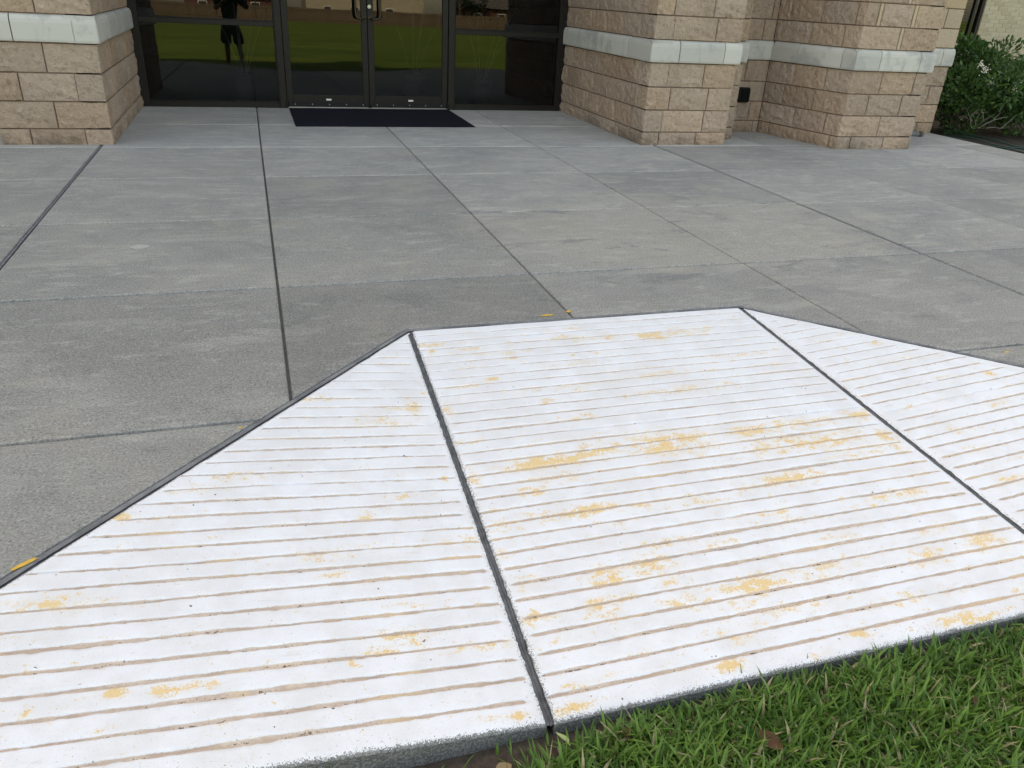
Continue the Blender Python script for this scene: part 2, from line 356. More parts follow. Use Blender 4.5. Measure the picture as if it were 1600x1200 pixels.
for k in (0, 4):                                   # fibre board in the two expansion joints
    bm = bmesh.new(); yy = np.linspace(-5.92 if k == 0 else -5.6, .10, 60)
    for a, b in zip(yy, yy[1:]):
        if inside_ramp(k*1.22, a, .05): continue
        dz = -.0045+.003*noise.noise((k, a*3, 0)); ox = .003*noise.noise((k, a*1.3, 5))
        bx(bm, k*1.22-.006+ox, k*1.22+.006+ox, a, b, -.05, dz)
    from_bm('joint_filler', bm, M['filler'], pavement)
# trowelled edging round the ramp
def line_pts():
    a = P1+LD*((P1.y+5.925)/-LD.y); b = P2+RD*((P2.y+5.925)/-RD.y)
    out = []
    segs = [(a, P1, LN), (P1, P2, Vector((0, 1))), (P2, b, RN)]
    return segs
prof = [(EW-.003, -.003), (EW-.008, -.0005), (EW*.55, -.0015), (EW*.3, -.005), (.010, -.009), (.002, -.018), (.001, -.08)]
eb = bmesh.new(); rings = []
segs = line_pts()
def off_pt(kind, i, t, d):
    return None
poly = []
for si, (a, b, nn) in enumerate(segs):
    L = (b-a).length; ns = max(2, int(L/.03))
    for q in range(ns+(1 if si == 2 else 0)):
        p = a.lerp(b, q/ns); n1 = nn
        if q == 0 and si > 0:
            n1 = (segs[si-1][2]+nn).normalized(); n1 = n1/(n1.dot(nn))
        poly.append((p, n1))
for pi_, (p, nn) in enumerate(poly):
    jit = .003*noise.noise((pi_*.22, 1, 2))
    rings.append([eb.verts.new((p.x+nn.x*(d+(jit if 0 < d < EW*.5 else 0)), p.y+nn.y*(d+(jit if 0 < d < EW*.5 else 0)), z+.001*noise.noise((pi_*.3, d*60, 8)))) for d, z in prof])
for A, B in zip(rings, rings[1:]):
    for k in range(len(prof)-1): eb.faces.new((A[k], A[k+1], B[k+1], B[k]))
bmesh.ops.recalc_face_normals(eb, faces=eb.faces[:])
for f in eb.faces:
    if f.normal.z < -.3: f.normal_flip()
from_bm('edging', eb, M['edge_concrete'], pavement, True)
def splat(name, x, y, rx, ry, rot, z, mat, parent, n=18, wob=.35):
    bm = bmesh.new(); vs = []
    for q in range(n):
        a = 2*math.pi*q/n; r = 1+wob*noise.noise((math.cos(a)*1.4+x*9, math.sin(a)*1.4+y*9, 0))
        px, py = rx*r*math.cos(a), ry*r*math.sin(a)
        vs.append(bm.verts.new((x+px*math.cos(rot)-py*math.sin(rot), y+px*math.sin(rot)+py*math.cos(rot), z)))
    f = bm.faces.new(vs); r = bmesh.ops.extrude_face_region(bm, geom=[f])
    bmesh.ops.translate(bm, vec=(0, 0, .0012), verts=[g for g in r['geom'] if isinstance(g, bmesh.types.BMVert)])
    bmesh.ops.recalc_face_normals(bm, faces=bm.faces[:])
    return from_bm(name, bm, mat, parent)
for x, y, rx, ry, rot in ((.580, -5.281, .030, .006, .65),  (1.06, -4.735, .006, .004, .4), (2.33, -4.01, .028, .008, .05), (2.44, -3.985, .014, .009, 0), (4.13, -4.75, .016, .004, .2)):
    splat('paint_mark', x, y, rx, ry, rot, .0012, M['yellow_paint'], pavement)
for x, y, r in ((.574, -2.754, .045),):
    splat('pale_spot', x, y, r, r*.8, .3, .0012, M['pale_spot'], pavement, wob=.2)

# ---------------------------------------------------------------- the painted ramp
PATCH_C= [(2.424,-4.992,0.101,0.045,1.0),(2.157,-4.987,0.054,0.035,0.9),(1.991,-5.014,0.115,0.023,1.0),(1.884,-5.141,0.035,0.015,0.9),(2.773,-4.974,0.083,0.029,0.9),(2.958,-4.976,0.11,0.022,0.8),(2.919,-5.087,0.166,0.033,0.8),(3.234,-5.101,0.037,0.022,1.0),(3.217,-4.966,0.051,0.024,0.8),(1.985,-5.256,0.096,0.017,1.0),(2.187,-5.269,0.119,0.015,0.6),(2.72,-5.247,0.098,0.021,0.9),(2.583,-5.382,0.051,0.012,0.7),(3.052,-5.393,0.077,0.014,0.8),(1.977,-5.516,0.042,0.023,1.0),(2.112,-5.51,0.047,0.029,1.0),(1.757,-5.501,0.027,0.022,0.7),(1.738,-5.612,0.026,0.014,0.9),(1.919,-5.611,0.041,0.025,0.8),(2.368,-5.632,0.072,0.024,0.95),(2.528,-5.622,0.102,0.018,0.7),(2.916,-5.644,0.051,0.026,0.8),(3.152,-5.633,0.052,0.029,0.8),(2.158,-5.644,0.051,0.02,0.8),(1.97,-5.594,0.034,0.013,0.8),(2.149,-5.852,0.031,0.013,1.1),(2.531,-5.842,0.017,0.011,1.1),(2.388,-5.872,0.025,0.008,0.8),(1.741,-5.871,0.026,0.011,1.1),(2.849,-5.869,0.065,0.015,0.9),(2.222,-5.79,0.023,0.01,0.9),(2.876,-4.254,0.087,0.025,0.7),(2.715,-4.27,0.057,0.024,0.9),(1.763,-4.251,0.01,0.015,1.0),(1.789,-4.208,0.03,0.013,0.8),(1.934,-4.257,0.041,0.013,0.7),(1.941,-4.494,0.019,0.014,0.9),(1.852,-4.524,0.028,0.013,0.7),(2.063,-4.355,0.023,0.013,0.8),(2.11,-4.675,0.019,0.013,0.8),(2.186,-4.796,0.034,0.016,0.7),(1.724,-5.375,0.018,0.015,0.8),(1.716,-5.034,0.02,0.037,0.8),(1.757,-4.856,0.042,0.011,0.7),(1.737,-4.661,0.013,0.032,0.7),(1.689,-5.404,0.014,0.014,0.8),(2.334,-5.469,0.057,0.011,0.6),(1.771,-5.684,0.047,0.011,0.4),(1.954,-5.766,0.031,0.009,0.4),(2.729,-4.686,0.103,0.024,0.5),(2.43,-4.516,0.077,0.02,0.4),(2.689,-5.519,0.059,0.012,0.5)]
PATCH_L= [(1.416,-5.607,0.057,0.011,0.9),(1.414,-5.637,0.029,0.011,0.9),(1.374,-5.653,0.043,0.007,0.9),(1.247,-5.331,0.035,0.016,0.8),(1.386,-5.182,0.017,0.016,0.8),(0.647,-5.417,0.071,0.023,0.65),(0.812,-5.676,0.017,0.011,1.1),(0.916,-5.684,0.022,0.009,1.0),(0.958,-5.683,0.015,0.008,1.0),(0.995,-5.684,0.01,0.008,0.9),(0.66,-5.697,0.008,0.007,0.9),(0.717,-5.7,0.009,0.006,0.8),(1.618,-4.641,0.018,0.04,0.7),(1.633,-4.622,0.011,0.049,0.6),(1.484,-4.727,0.095,0.026,0.5),(1.517,-4.651,0.065,0.016,0.5),(1.62,-5.866,0.016,0.009,1.1),(1.56,-5.859,0.035,0.008,0.6),(0.763,-5.133,0.021,0.015,0.9),(1.502,-4.746,0.042,0.022,0.6),(0.933,-5.035,0.082,0.014,0.4),(1.293,-4.574,0.031,0.016,0.8),(1.065,-4.987,0.052,0.018,0.45),(1.321,-5.316,0.049,0.014,0.4),(1.443,-5.52,0.047,0.012,0.4),(1.271,-5.402,0.031,0.011,0.7),(1.283,-5.67,0.007,0.007,0.9),(1.67,-4.547,0.009,0.013,1.0),(1.639,-5.037,0.006,0.009,1.0)]
PATCH_R= [(3.906,-4.878,0.018,0.016,1.1),(3.645,-4.536,0.016,0.014,1.0),(3.775,-5.058,0.043,0.024,0.5),(3.517,-5.144,0.069,0.025,0.4),(3.496,-5.255,0.044,0.016,0.6),(3.683,-4.686,0.105,0.027,0.35),(3.464,-5.424,0.042,0.022,0.5)]

ramp = tag(empty('ramp', (0, 0, 0)), 'white painted ribbed concrete kerb ramp with worn yellow patches', kind='structure')
KS = .087
A3 = Vector((P1.x, P1.y, 0)); L3 = Vector((.548, -5.353, 0)); C4 = Vector((1.682, YB, -.158))
nl = (L3-A3).cross(C4-A3); A5 = Vector((P2.x, P2.y, 0)); R3 = Vector((4.078, -4.883, 0)); C3 = Vector((3.32, YB, -.158)); nr = (R3-A5).cross(C3-A5)
zc = lambda x, y: KS*(y+4.072)
zl = lambda x, y: -(nl.x*(x-A3.x)+nl.y*(y-A3.y))/nl.z
zr = lambda x, y: -(nr.x*(x-A5.x)+nr.y*(y-A5.y))/nr.z
JL = lambda y: 1.712-.030*(P1.y-y)/(P1.y-YB)
JR = lambda y: 3.264+.056*(P2.y-y)/(P2.y-YB)
DLx = lambda y: P1.x+LD.x*((y-P1.y)/LD.y)
DRx = lambda y: P2.x+RD.x*((y-P2.y)/RD.y)
GY = [-4.118-.0570*i for i in range(31)]
def vn(x, y, z=0.): return noise.noise((x, y, z))
def sst(a, b, x): q = min(1, max(0, (x-a)/(b-a))); return q*q*(3-2*q)
def ramp_panel(name, xl, xr, ytop, zf, patches, seed, nc, fade_l, fade_r, bare_l, bare_r, label):
    rows = [(ytop, -1, 0)]
    for i, g in enumerate(GY):
        for o in (.0275, .018, .0105, .0075, .005, .0025, 0, -.0025, -.005, -.0075, -.0105, -.018):
            if g+o < ytop-.004: rows.append((g+o, i, o))
    rows += [(YB+q, -1, 0) for q in (.038, .030, .022, .014, .008, .004, 0) if YB+q < GY[-1]-.02]
    rows.sort(key=lambda q: -q[0])
    nr_ = len(rows); V = np.zeros((nr_, nc+1, 3)); G_ = np.zeros((nr_, nc+1)); Y_ = np.zeros((nr_, nc+1)); B_ = np.zeros((nr_, nc+1))
    fl = [fade_l*random.uniform(.3, 1.5) for _ in GY]; fr = [fade_r*random.uniform(.3, 1.5) for _ in GY]
    for r, (y, i, o) in enumerate(rows):
        a, b = xl(y), xr(y)
        for c_ in range(nc+1):
            x = a+(b-a)*c_/nc
            ee = .003*vn(y*38, seed)+.002*vn(y*110, seed+3)
            if c_ == 0: x += ee
            if c_ == nc: x -= ee
            yy = y; dz = 0; gr = 0
            if i >= 0 and b-a > .02:
                wgt = max(0, 1-abs(o)/.026)
                yy += wgt*(.0055*vn(x*1.7, i*3.1, seed)+.0020*vn(x*11, i*3.1, seed+1)+.0011*vn(x*45, i*3.1, seed+2))
                hw = .0052*(1+.55*vn(x*2.3, i*2.7, seed+15)+.40*vn(x*7, i*2.7, seed+5)+.45*vn(x*34, i*2.7, seed+6))*(.84+.30*sst(-4.2, -5.6, y))
                st = sst(-.32, .10, vn(x*1.1+7, i*1.9, seed+9)+.35*vn(x*8, i*5., seed+2)+.48)
                e = sst(0, max(fl[i], .004), x-a-.5*fl[i])*sst(0, max(fr[i], .004), b-x-.5*fr[i])
                pr = max(0, 1-(abs(o)/max(hw*(.25+.75*e), .0015))**2)**.7*e
                dz = -pr*.0095*(.75+.4*vn(x*9, i, seed))
                gr = pr*(.30+.70*st)
            d_edge = min(x-a, b-x)
            if d_edge < .010: dz -= .004*(1-d_edge/.010)
            tf = y-YB
            if tf < .016: dz -= .008*(1-tf/.016)**2
            V[r, c_] = (x, yy, zf(x, yy)+dz+.0012*vn(x*4, y*4, seed))
            G_[r, c_] = gr
            bb = max(bare_l*(1-(x-a)/.018), bare_r*(1-(b-x)/.018), 0)
            if tf < .06: bb = max(bb, 1.0*(1-tf/.013)+.22*vn(x*6, 3)+.20*vn(x*21, 5), .20*(1-tf/.06)+.16*vn(x*5, 7))
            B_[r, c_] = bb
    X = V[:, :, 0]; YY = V[:, :, 1]
    if name == 'ramp_panel':                  # many faint smears of the old coat, drawn out along the ribs
        patches = list(patches)+[(random.uniform(1.75, 3.3), random.uniform(-5.85, -4.15), random.uniform(.03, .13), random.uniform(.006, .016), random.uniform(.25, .62)) for _ in range(85)]
    else:
        patches = list(patches)+[(random.uniform(X.min(), X.max()), random.uniform(-5.85, -4.2), random.uniform(.03, .12), random.uniform(.006, .014), random.uniform(.15, .5)) for _ in range(45)]
    for (px, py, rx, ry, s) in patches:
        d = ((X-px)/(rx*1.65))**2+((YY-py)/(ry*1.55))**2
        Y_ = np.maximum(Y_, s*.68*np.exp(-d*.95))
    nn = nc+1; idx = np.arange(nr_*nn).reshape(nr_, nn)
    F = np.stack([idx[:-1, :-1], idx[1:, :-1], idx[1:, 1:], idx[:-1, 1:]], -1).reshape(-1, 4)
    verts = V.reshape(-1, 3); at = [G_.ravel(), Y_.ravel(), B_.ravel()]
    # skirts
    loop = list(idx[:, 0])+list(idx[-1, 1:])+list(idx[::-1, -1][1:])+list(idx[0, ::-1][1:-1])
    base = len(verts); sk = verts[loop].copy(); sk[:, 2] = np.minimum(sk[:, 2]-.06, GZ-.04)
    verts = np.concatenate([verts, sk]); m_ = len(loop)
    Fs = np.array([[loop[(q+1) % m_], loop[q], base+q, base+(q+1) % m_] for q in range(m_)])
    top = verts[loop].copy(); b2 = len(verts); verts = np.concatenate([verts, top]); Fs = np.array([[b2+(q+1) % m_, b2+q, base+q, base+(q+1) % m_] for q in range(m_)])
    F = np.concatenate([F, Fs]); at = [np.concatenate([at[0], np.zeros(2*m_)]), np.concatenate([at[1], np.zeros(2*m_)]), np.concatenate([at[2], np.full(2*m_, 1.4)])]
    o = npmesh(name, verts, F, M['ramp_paint'], ramp, {'groove': at[0], 'yellow': at[1], 'bare': at[2]}, True)
    o['label'] = label
    return o
ramp_panel('ramp_panel', lambda y: JL(y)+.010, lambda y: JR(y)-.010, P1.y-.005, zc, PATCH_C, 11., 170, .012, .02, .62, .55, 'middle ramp panel, ribbed white with orange-yellow wear')
ramp_panel('flare', lambda y: DLx(y)+.002, lambda y: max(JL(y)-.010, DLx(y)+.012), P1.y-.012, zl, PATCH_L, 23., 170, .018, .018, .72, .5, 'white flare sloping up to the left of the ramp')
ramp_panel('flare', lambda y: JR(y)+.009, lambda y: max(DRx(y)-.002, JR(y)+.016), P2.y-.012, zr, PATCH_R, 37., 150, .03, .05, .4, .3, 'white flare sloping up to the right of the ramp')
for J, sd_ in ((JL, 1.), (JR, 2.)):
    bm = bmesh.new(); n = 170; rg = []
    for q in range(n+1):
        y = P1.y-.01+(YB+.004-P1.y+.01)*q/n; x = J(y); z = zc(x, y)
        sunk = .0065+.004*vn(y*3, sd_*7)+.0035*vn(y*17, sd_*3); ox = .002*vn(y*20, sd_)
        rg.append([bm.verts.new((x+o_, y, z-sunk-h+.0014*vn(y*60, o_*300, sd_))) for o_, h in ((-.018, .012), (-.010+ox, .003), (-.004+ox, -.001), (.001+ox, .0055), (.005+ox, 0.), (.010+ox, .003), (.018, .012))])
    for A, B in zip(rg, rg[1:]):
        for k in range(6): bm.faces.new((A[k], B[k], B[k+1], A[k+1]))
    from_bm('joint_filler', bm, M['filler'], ramp)

# ================================================================ THE BUILDING
building = tag(empty('building', (2.4, 2.36, 0)), 'tan split-faced block building with pale stone band and dark glass entrance', 'building')
BO = Vector((2.4, 2.36, 0))
def bpart(o, parent=None):                       # keep world placement under the building's base empty
    o.parent = parent or building
    o.matrix_parent_inverse = Matrix.Translation(-BO); return o
def sub(o, parent): o.parent = parent; return o
# unit blocks with a rough, bulging face (x 0..1 along, y 0..1 into the wall, z 0..1)
def unit_block(seed, amp, nx=10, nz=5):
    bm = bmesh.new()
    bmesh.ops.create_cube(bm, size=1)
    bmesh.ops.translate(bm, vec=(.5, .5, .5), verts=bm.verts[:])
    ex = [e for e in bm.edges if abs((e.verts[0].co-e.verts[1].co).x) > .5]; bmesh.ops.subdivide_edges(bm, edges=ex, cuts=nx-1, use_grid_fill=True)
    ez = [e for e in bm.edges if abs((e.verts[0].co-e.verts[1].co).z) > .5]; bmesh.ops.subdivide_edges(bm, edges=ez, cuts=nz-1, use_grid_fill=True)
    ey = [e for e in bm.edges if abs((e.verts[0].co-e.verts[1].co).y) > .5]; bmesh.ops.subdivide_edges(bm, edges=ey, cuts=1, use_grid_fill=True)
    for v in bm.verts:
        c_ = v.co.copy()
        inner = (1e-4 < c_.x < 1-1e-4) and (1e-4 < c_.z < 1-1e-4)
        if c_.y < 1e-4: v.co.y -= amp*(.45+1.3*(noise.noise((c_.x*4+seed*5, c_.z*3, seed))+.7*noise.noise((c_.x*9+seed*5, c_.z*6, seed+3))))*(1 if inner else -.45)
        if (c_.x < 1e-4 or c_.x > 1-1e-4) and 1e-4 < c_.y < .99 and 1e-4 < c_.z < 1-1e-4:
            v.co.x += (-1 if c_.x < .5 else 1)*.012
        if not inner and c_.y < .01:
            v.co.x += .008*noise.noise((seed, c_.z*5, 1)); v.co.z += .012*noise.noise((c_.x*5, seed, 2))
    me = bpy.data.meshes.new('block'); bm.to_mesh(me); bm.free(); return me
UB = []; US = []
for s_ in range(8):
    me = unit_block(s_+1., .052); me.materials.append(M['split_block']); UB.append(me)
for s_ in range(3):
    me = unit_block(s_+20., .006, 2, 1); me.materials.append(M['smooth_block']); US.append(me)
def band_mesh(s_):                               # pale sill stone with a rounded nose
    pr = [(1, 0), (.0, 0), (-.12, .02), (-.14, .10), (-.14, .70), (-.115, .84), (-.05, .95), (.06, 1.0), (1, 1.0)]
    bm = bmesh.new(); A = [bm.verts.new((0, y, z)) for y, z in pr]; B = [bm.verts.new((1, y, z)) for y, z in pr]
    for k in range(len(pr)-1): bm.faces.new((A[k], A[k+1], B[k+1], B[k]))
    bm.faces.new(A[::-1]); bm.faces.new(B); bmesh.ops.recalc_face_normals(bm, faces=bm.faces[:])
    me = bpy.data.meshes.new('band_stone'); bm.to_mesh(me); bm.free(); me.materials.append(M['band_stone']); return me
BAND = band_mesh(0)
COURSES = [(-.01, .121, 'b'), (.121, .324, 'b'), (.324, .530, 'b'), (.530, .742, 'b'), (.742, .940, 'n'), (.940, 1.143, 'b'), (1.143, 1.346, 'b'), (1.346, 1.549, 'b')]
ZT = 1.549; BD = .19
def block_wall(parent, pts, conv, phase=0., strips=False, plainsegs=(), smoothsegs=()):
    """pts: plan polyline, outside on the right hand; conv[i]: corner at pts[i] is convex"""
    for si in range(len(pts)-1):
        a, b = Vector(pts[si]), Vector(pts[si+1]); d = (b-a); L = d.length; d = d/L; nout = Vector((d.y, -d.x)); ang = math.atan2(d.y, d.x)
        bm = bmesh.new(); i0 = .013 if conv[si] else -.05; i1 = .013 if conv[si+1] else -.05
        bx(bm, i0, L-i1, .013, BD-.01, -.01, ZT)
        o = from_bm('mortar', bm, M['mortar'] if si not in plainsegs else M['block_wall'], parent); o.location = (a.x-BO.x, a.y-BO.y, 0); o.rotation_euler.z = ang
        if si in plainsegs: o.name = 'wall_face'; continue
        for ci, (z0, z1, ty) in enumerate(COURSES):
            s0, s1 = 0., L
            if ty == 'n':
                if conv[si]: s0 = -.024
                if conv[si+1]: s1 = L+.024
                if not conv[si]: s0 = .03
                q = s0; first = True
                cuts = [s0]
                step = .40 if L > 1.2 else L/2+.02
                q = s0+step*(.62 if ci else 1)
                while q < s1-.12: cuts.append(q); q += step
                cuts.append(s1)
            else:
                if conv[si] == 1 and (ci+si) % 2 == 0 and (si-1) not in plainsegs: s0 = BD
                if conv[si+1] == 1 and (ci+si) % 2 == 0 and (si+1) not in plainsegs: s1 = L-BD
                cuts = [s0]; q = s0+(.4065 if (ci % 2) else .2033)*(1 if s0 == 0 else 1)+phase*(.08 if ci % 3 else -.05)
                while q < s1-.07: cuts.append(q); q += .4065
                cuts.append(s1)
                if strips and si == 1 and ty == 'b' and ci > 4:
                    nc_ = [cuts[0]]
                    for c_ in cuts[1:-1]: nc_ += [c_-.022, c_+.022]
                    cuts = nc_+[cuts[-1]]
            for q0, q1 in zip(cuts, cuts[1:]):
                gap = .0058 if ty == 'b' else .004
                smo = si in smoothsegs and ci > 4
                me = BAND if ty == 'n' else (random.choice(US) if (smo or q1-q0 < .06) else random.choice(UB))
                o = bpy.data.objects.new('band_stone' if ty == 'n' else 'block', me); COL.objects.link(o); o.parent = parent
                e0 = 0 if (q0 == 0 and conv[si]) else gap; e1 = 0 if (q1 == L and conv[si+1]) else gap
                ot = random.uniform(-.003, .002)
                s = a+d*(q0+e0)-nout*ot
                o.location = (s.x-BO.x, s.y-BO.y, z0+gap); o.rotation_euler.z = ang
                o.scale = (q1-q0-e0-e1, BD, z1-z0-2*gap)
def pier(name, label):
    o = empty(name, (0, 0, 0)); o.parent = building; o['label'] = label; return o
XL, XR = .09, 4.74; YF = 2.36
p_left = pier('pier', 'left block pier of the entrance recess')
block_wall(p_left, [(-1.7, .85), (-.69, .85), (-.69, .12), (XL, .12), (XL, YF+.05)], [0, 0, 1, 1, 0], plainsegs=(1,))
p_right = pier('pier', 'right block pier of the entrance recess with stepped shoulder')
block_wall(p_right, [(XR, YF+.05), (XR, .05), (5.65, .05), (5.65, .37), (5.93, .37), (5.93, .85)], [0, 1, 1, 0, 1, 0], .5, plainsegs=(2, 4))
w_n = pier('wall', 'shaded block wall of the niche between the two piers')
block_wall(w_n, [(5.93, .85), (6.56, .85)], [0, 0], 1.)
p_2 = pier('pier', 'freestanding-looking block pier right of the niche, stained under its band')
block_wall(p_2, [(6.56, .85), (6.80, -.20), (7.72, -.20), (7.72, .80)], [0, 2, 1, 0], .8, strips=True, plainsegs=(2,))
w_e = pier('wall', 'end of the block wall with smooth blocks above the band')
block_wall(w_e, [(7.72, .80), (8.95, .80), (8.95, 2.2)], [0, 1, 0], .3, plainsegs=(1,), smoothsegs=(0,))
# massive cores and upper walls
HT = 14.5  # unseen height, raised to block the sky near the sun and even the light
def mass(name, mat, *a): return bpart(box(name, M[mat], None, *a))
def prism(name, mat, pts, z0, z1):
    bm = bmesh.new(); A = [bm.verts.new((x, y, z0)) for x, y in pts]; f = bm.faces.new(A)
    r = bmesh.ops.extrude_face_region(bm, geom=[f]); bmesh.ops.translate(bm, vec=(0, 0, z1-z0), verts=[g for g in r['geom'] if isinstance(g, bmesh.types.BMVert)])
    bmesh.ops.recalc_face_normals(bm, faces=bm.faces[:]); return bpart(from_bm(name, bm, M[mat]))
prism('upper_wall', 'block_wall', [(-12, .85), (-.69, .85), (-.69, .12), (XL, .12), (XL, 2.6), (-.9, 2.6), (-.9, 9), (-12, 9)], ZT, HT)
prism('upper_wall', 'block_wall', [(XR, 2.6), (XR, .05), (5.65, .05), (5.65, .37), (5.93, .37), (5.93, .85), (6.56, .85), (6.80, -.2), (7.72, -.2), (7.72, .80), (8.95, .80), (8.95, 9), (5.6, 9), (5.6, 2.6)], ZT, HT)
mass('wall_core', 'block_wall', -12, -1.69, .85, 1.1, -.01, ZT)
mass('wall_core', 'mortar', -1.69, -.1, 1.06, 2.5, -.01, ZT-.003); mass('wall_core', 'mortar', -.5, -.11, .32, 1.05, -.01, ZT-.003)
mass('wall_core', 'mortar', 4.94, 8.74, 1.06, 2.5, -.01, ZT-.003)
mass('rear_mass', 'block_wall', XL+.002, XR-.002, 2.43, 8.99, 3.0, HT-.012)
mass('spandrel_glass', 'house_glass', XL+.004, XR-.004, 2.37, 2.40, 2.99, HT-.02)  # unseen upper glazing; recess left without a soffit to let skylight in
mass('roof', 'roof_metal', -12.1, 9.05, 2.3, 20, HT+.001, HT+.25)
mass('rear_wall', 'block_wall', -12, 8.95, 9.002, 20, -.1, HT-.002)
# room behind the glass
bpart(box('interior_floor', M['interior_floor'], None, -.9, 5.6, 2.42, 9, -.06, -.004))
bpart(box('interior_wall', M['interior_wall'], None, -.9, 5.6, 8.8, 8.99, 0, 2.99)); bpart(box('interior_wall', M['interior_wall'], None, -.895, -.8, 2.61, 8.79, 0, 2.99)); bpart(box('interior_wall', M['interior_wall'], None, 5.5, 5.595, 2.61, 8.79, 0, 2.99))
bpart(box('interior_wall', M['interior_wall'], None, -.79, .08, 2.5, 2.6, 0, 2.99)); bpart(box('interior_wall', M['interior_wall'], None, 4.75, 5.49, 2.5, 2.6, 0, 2.99))

# ---------------------------------------------------------------- storefront
TILT = math.radians(.9)
def pane(x0, x1, z0, z1, parent, y=2.352):
    bm = bmesh.new(); v = [bm.verts.new((x, y+math.tan(TILT)*(z-z0), z)) for x, z in ((x0, z0), (x1, z0), (x1, z1), (x0, z1))]; bm.faces.new(v)
    o = from_bm('pane', bm, M['tinted_glass']); o.parent = parent; o.location = -BO; return o
def bar(name, mat, parent, *a, bev=.003):
    o = box(name, M[mat], None, *a, bev=bev); o.parent = parent; o.location = -BO; return o
def bthing(name, label=None):
    o = empty(name, (0, 0, 0)); o.parent = building
    if label: o['label'] = label
    return o
F0, F1 = 2.31, 2.41; HEAD = 2.93
for (x0, x1, lab) in ((XL, 1.475, 'tall dark window left of the doors, photographer reflected in it'), (3.415, XR, 'tall dark window right of the doors')):
    wn = bthing('window', lab)
    jl = (x0, x0+.075) if x0 == XL else (x0, x0+.012); jr = (x1-.075, x1) if x1 == XR else (x1-.012, x1)
    bar('jamb', 'bronze', wn, *jl, F0, F1, .0, HEAD); bar('jamb', 'bronze', wn, *jr, F0, F1, .0, HEAD)
    bar('sill', 'bronze', wn, jl[1], jr[0], F0+.004, F1, .0, .055); bar('rail', 'bronze', wn, jl[1], jr[0], F0+.004, F1, .808, .856); bar('head', 'bronze', wn, jl[1], jr[0], F0+.004, F1, 2.87, HEAD)
    bar('glazing_bead', 'bronze', wn, jl[1], jr[0], F0+.016, F0+.03, .0555, .068, bev=.002); bar('glazing_bead', 'bronze', wn, jl[1], jr[0], F0+.016, F0+.03, .8565, .868, bev=.002)
    pane(jl[1]-.005, jr[0]+.005, .05, .812, wn); pane(jl[1]-.005, jr[0]+.005, .852, 2.875, wn)
for x0, x1 in ((1.475, 1.545), (3.345, 3.415)): bar('mullion', 'bronze', building, x0, x1, F0-.006, F1+.006, .0, HEAD+.01)
bar('sealant', 'rubber', building, XL-.012, XL+.004, F0-.02, F0+.05, 0, HEAD); bar('sealant', 'rubber', building, XR-.004, XR+.012, F0-.02, F0+.05, 0, HEAD)
bar('head_wall', 'bronze', building, XL+.003, XR-.003, F0+.01, F1, HEAD+.001, 2.984)
tw = bthing('transom_window'); bar('frame', 'bronze', tw, 1.545, 3.345, F0, F1, 2.16, 2.23); pane(1.545, 3.345, 2.23, HEAD, tw)
bar('threshold', 'steel', building, 1.55, 3.34, 2.30, 2.42, .0, .012)
for sgn, x0, x1 in ((1, 1.550, 2.4425), (-1, 2.4475, 3.340)):
    dr = bthing('door', 'left leaf of the dark glass double door' if sgn == 1 else 'right leaf of the dark glass double door')
    bar('stile', 'bronze', dr, x0, x0+.064, F0+.008, F0+.055, .016, 2.155); bar('stile', 'bronze', dr, x1-.064, x1, F0+.008, F0+.055, .016, 2.155)
    bar('bottom_rail', 'bronze', dr, x0+.064, x1-.064, F0+.010, F0+.053, .045, .145); bar('top_rail', 'bronze', dr, x0+.064, x1-.064, F0+.010, F0+.053, 2.09, 2.155)
    bar('door_sweep', 'rubber', dr, x0+.01, x1-.01, F0-.004, F0+.009, .018, .062); bar('sweep_edge', 'steel', dr, x0+.02, x1-.02, F0-.006, F0+.002, .012, .0175, bev=0)
    for q in range(5):
        bm = bmesh.new(); xx = x0+.08+q*.185; tube(bm, [(xx, F0-.004, .045), (xx, F0-.008, .045)], .006, 8); o = from_bm('screw', bm, M['steel']); o.parent = dr; o.location = -BO
    xm = (x0+x1)/2+(.0 if sgn == 1 else .02); lb = bar('sticker', 'white_label', dr, xm-.028, xm+.028, F0+.0075, F0+.0095, .085, .103, bev=0)
    pane(x0+.06, x1-.06, .14, 2.095, dr, y=F0+.016)
    xs = x1-.032 if sgn == 1 else x0+.032; xo = xs-sgn*.098; bm = bmesh.new()
    path = [(xs, F0+.012, .925), (xs, F0-.045, .925), (xs-sgn*.012, F0-.062, .925), (xs-sgn*.06, F0-.066, .926), (xo+sgn*.018, F0-.066, .932), (xo+sgn*.004, F0-.066, .950), (xo, F0-.066, .98), (xo, F0-.066, 1.26), (xo+sgn*.004, F0-.066, 1.29), (xo+sgn*.018, F0-.066, 1.308), (xs-sgn*.06, F0-.066, 1.314), (xs-sgn*.012, F0-.062, 1.315), (xs, F0-.045, 1.315), (xs, F0+.012, 1.315)]
    tube(bm, path, .0125, 12); o = from_bm('handle', bm, M['handle_metal'], None, True); o.parent = dr; o.location = -BO
    for zz in (.925, 1.315):
        bm = bmesh.new(); tube(bm, [(xs, F0+.009, zz), (xs, F0-.004, zz)], .024, 14); o = from_bm('handle_base', bm, M['handle_metal']); o.parent = dr; o.location = -BO
    if sgn == -1:
        bm = bmesh.new(); tube(bm, [(xs-.010, F0+.009, 1.045), (xs-.010, F0-.006, 1.045)], [.024, .019], 18); o = from_bm('lock_cylinder', bm, M['steel']); o.parent = dr; o.location = -BO
    for zz in (.035,):
        xh = x0-.004 if sgn == 1 else x1+.004
        bm = bmesh.new(); tube(bm, [(xh, F0-.012, .012), (xh, F0-.012, .085)], .013, 10); o = from_bm('pivot', bm, M['handle_metal']); o.parent = dr; o.location = -BO
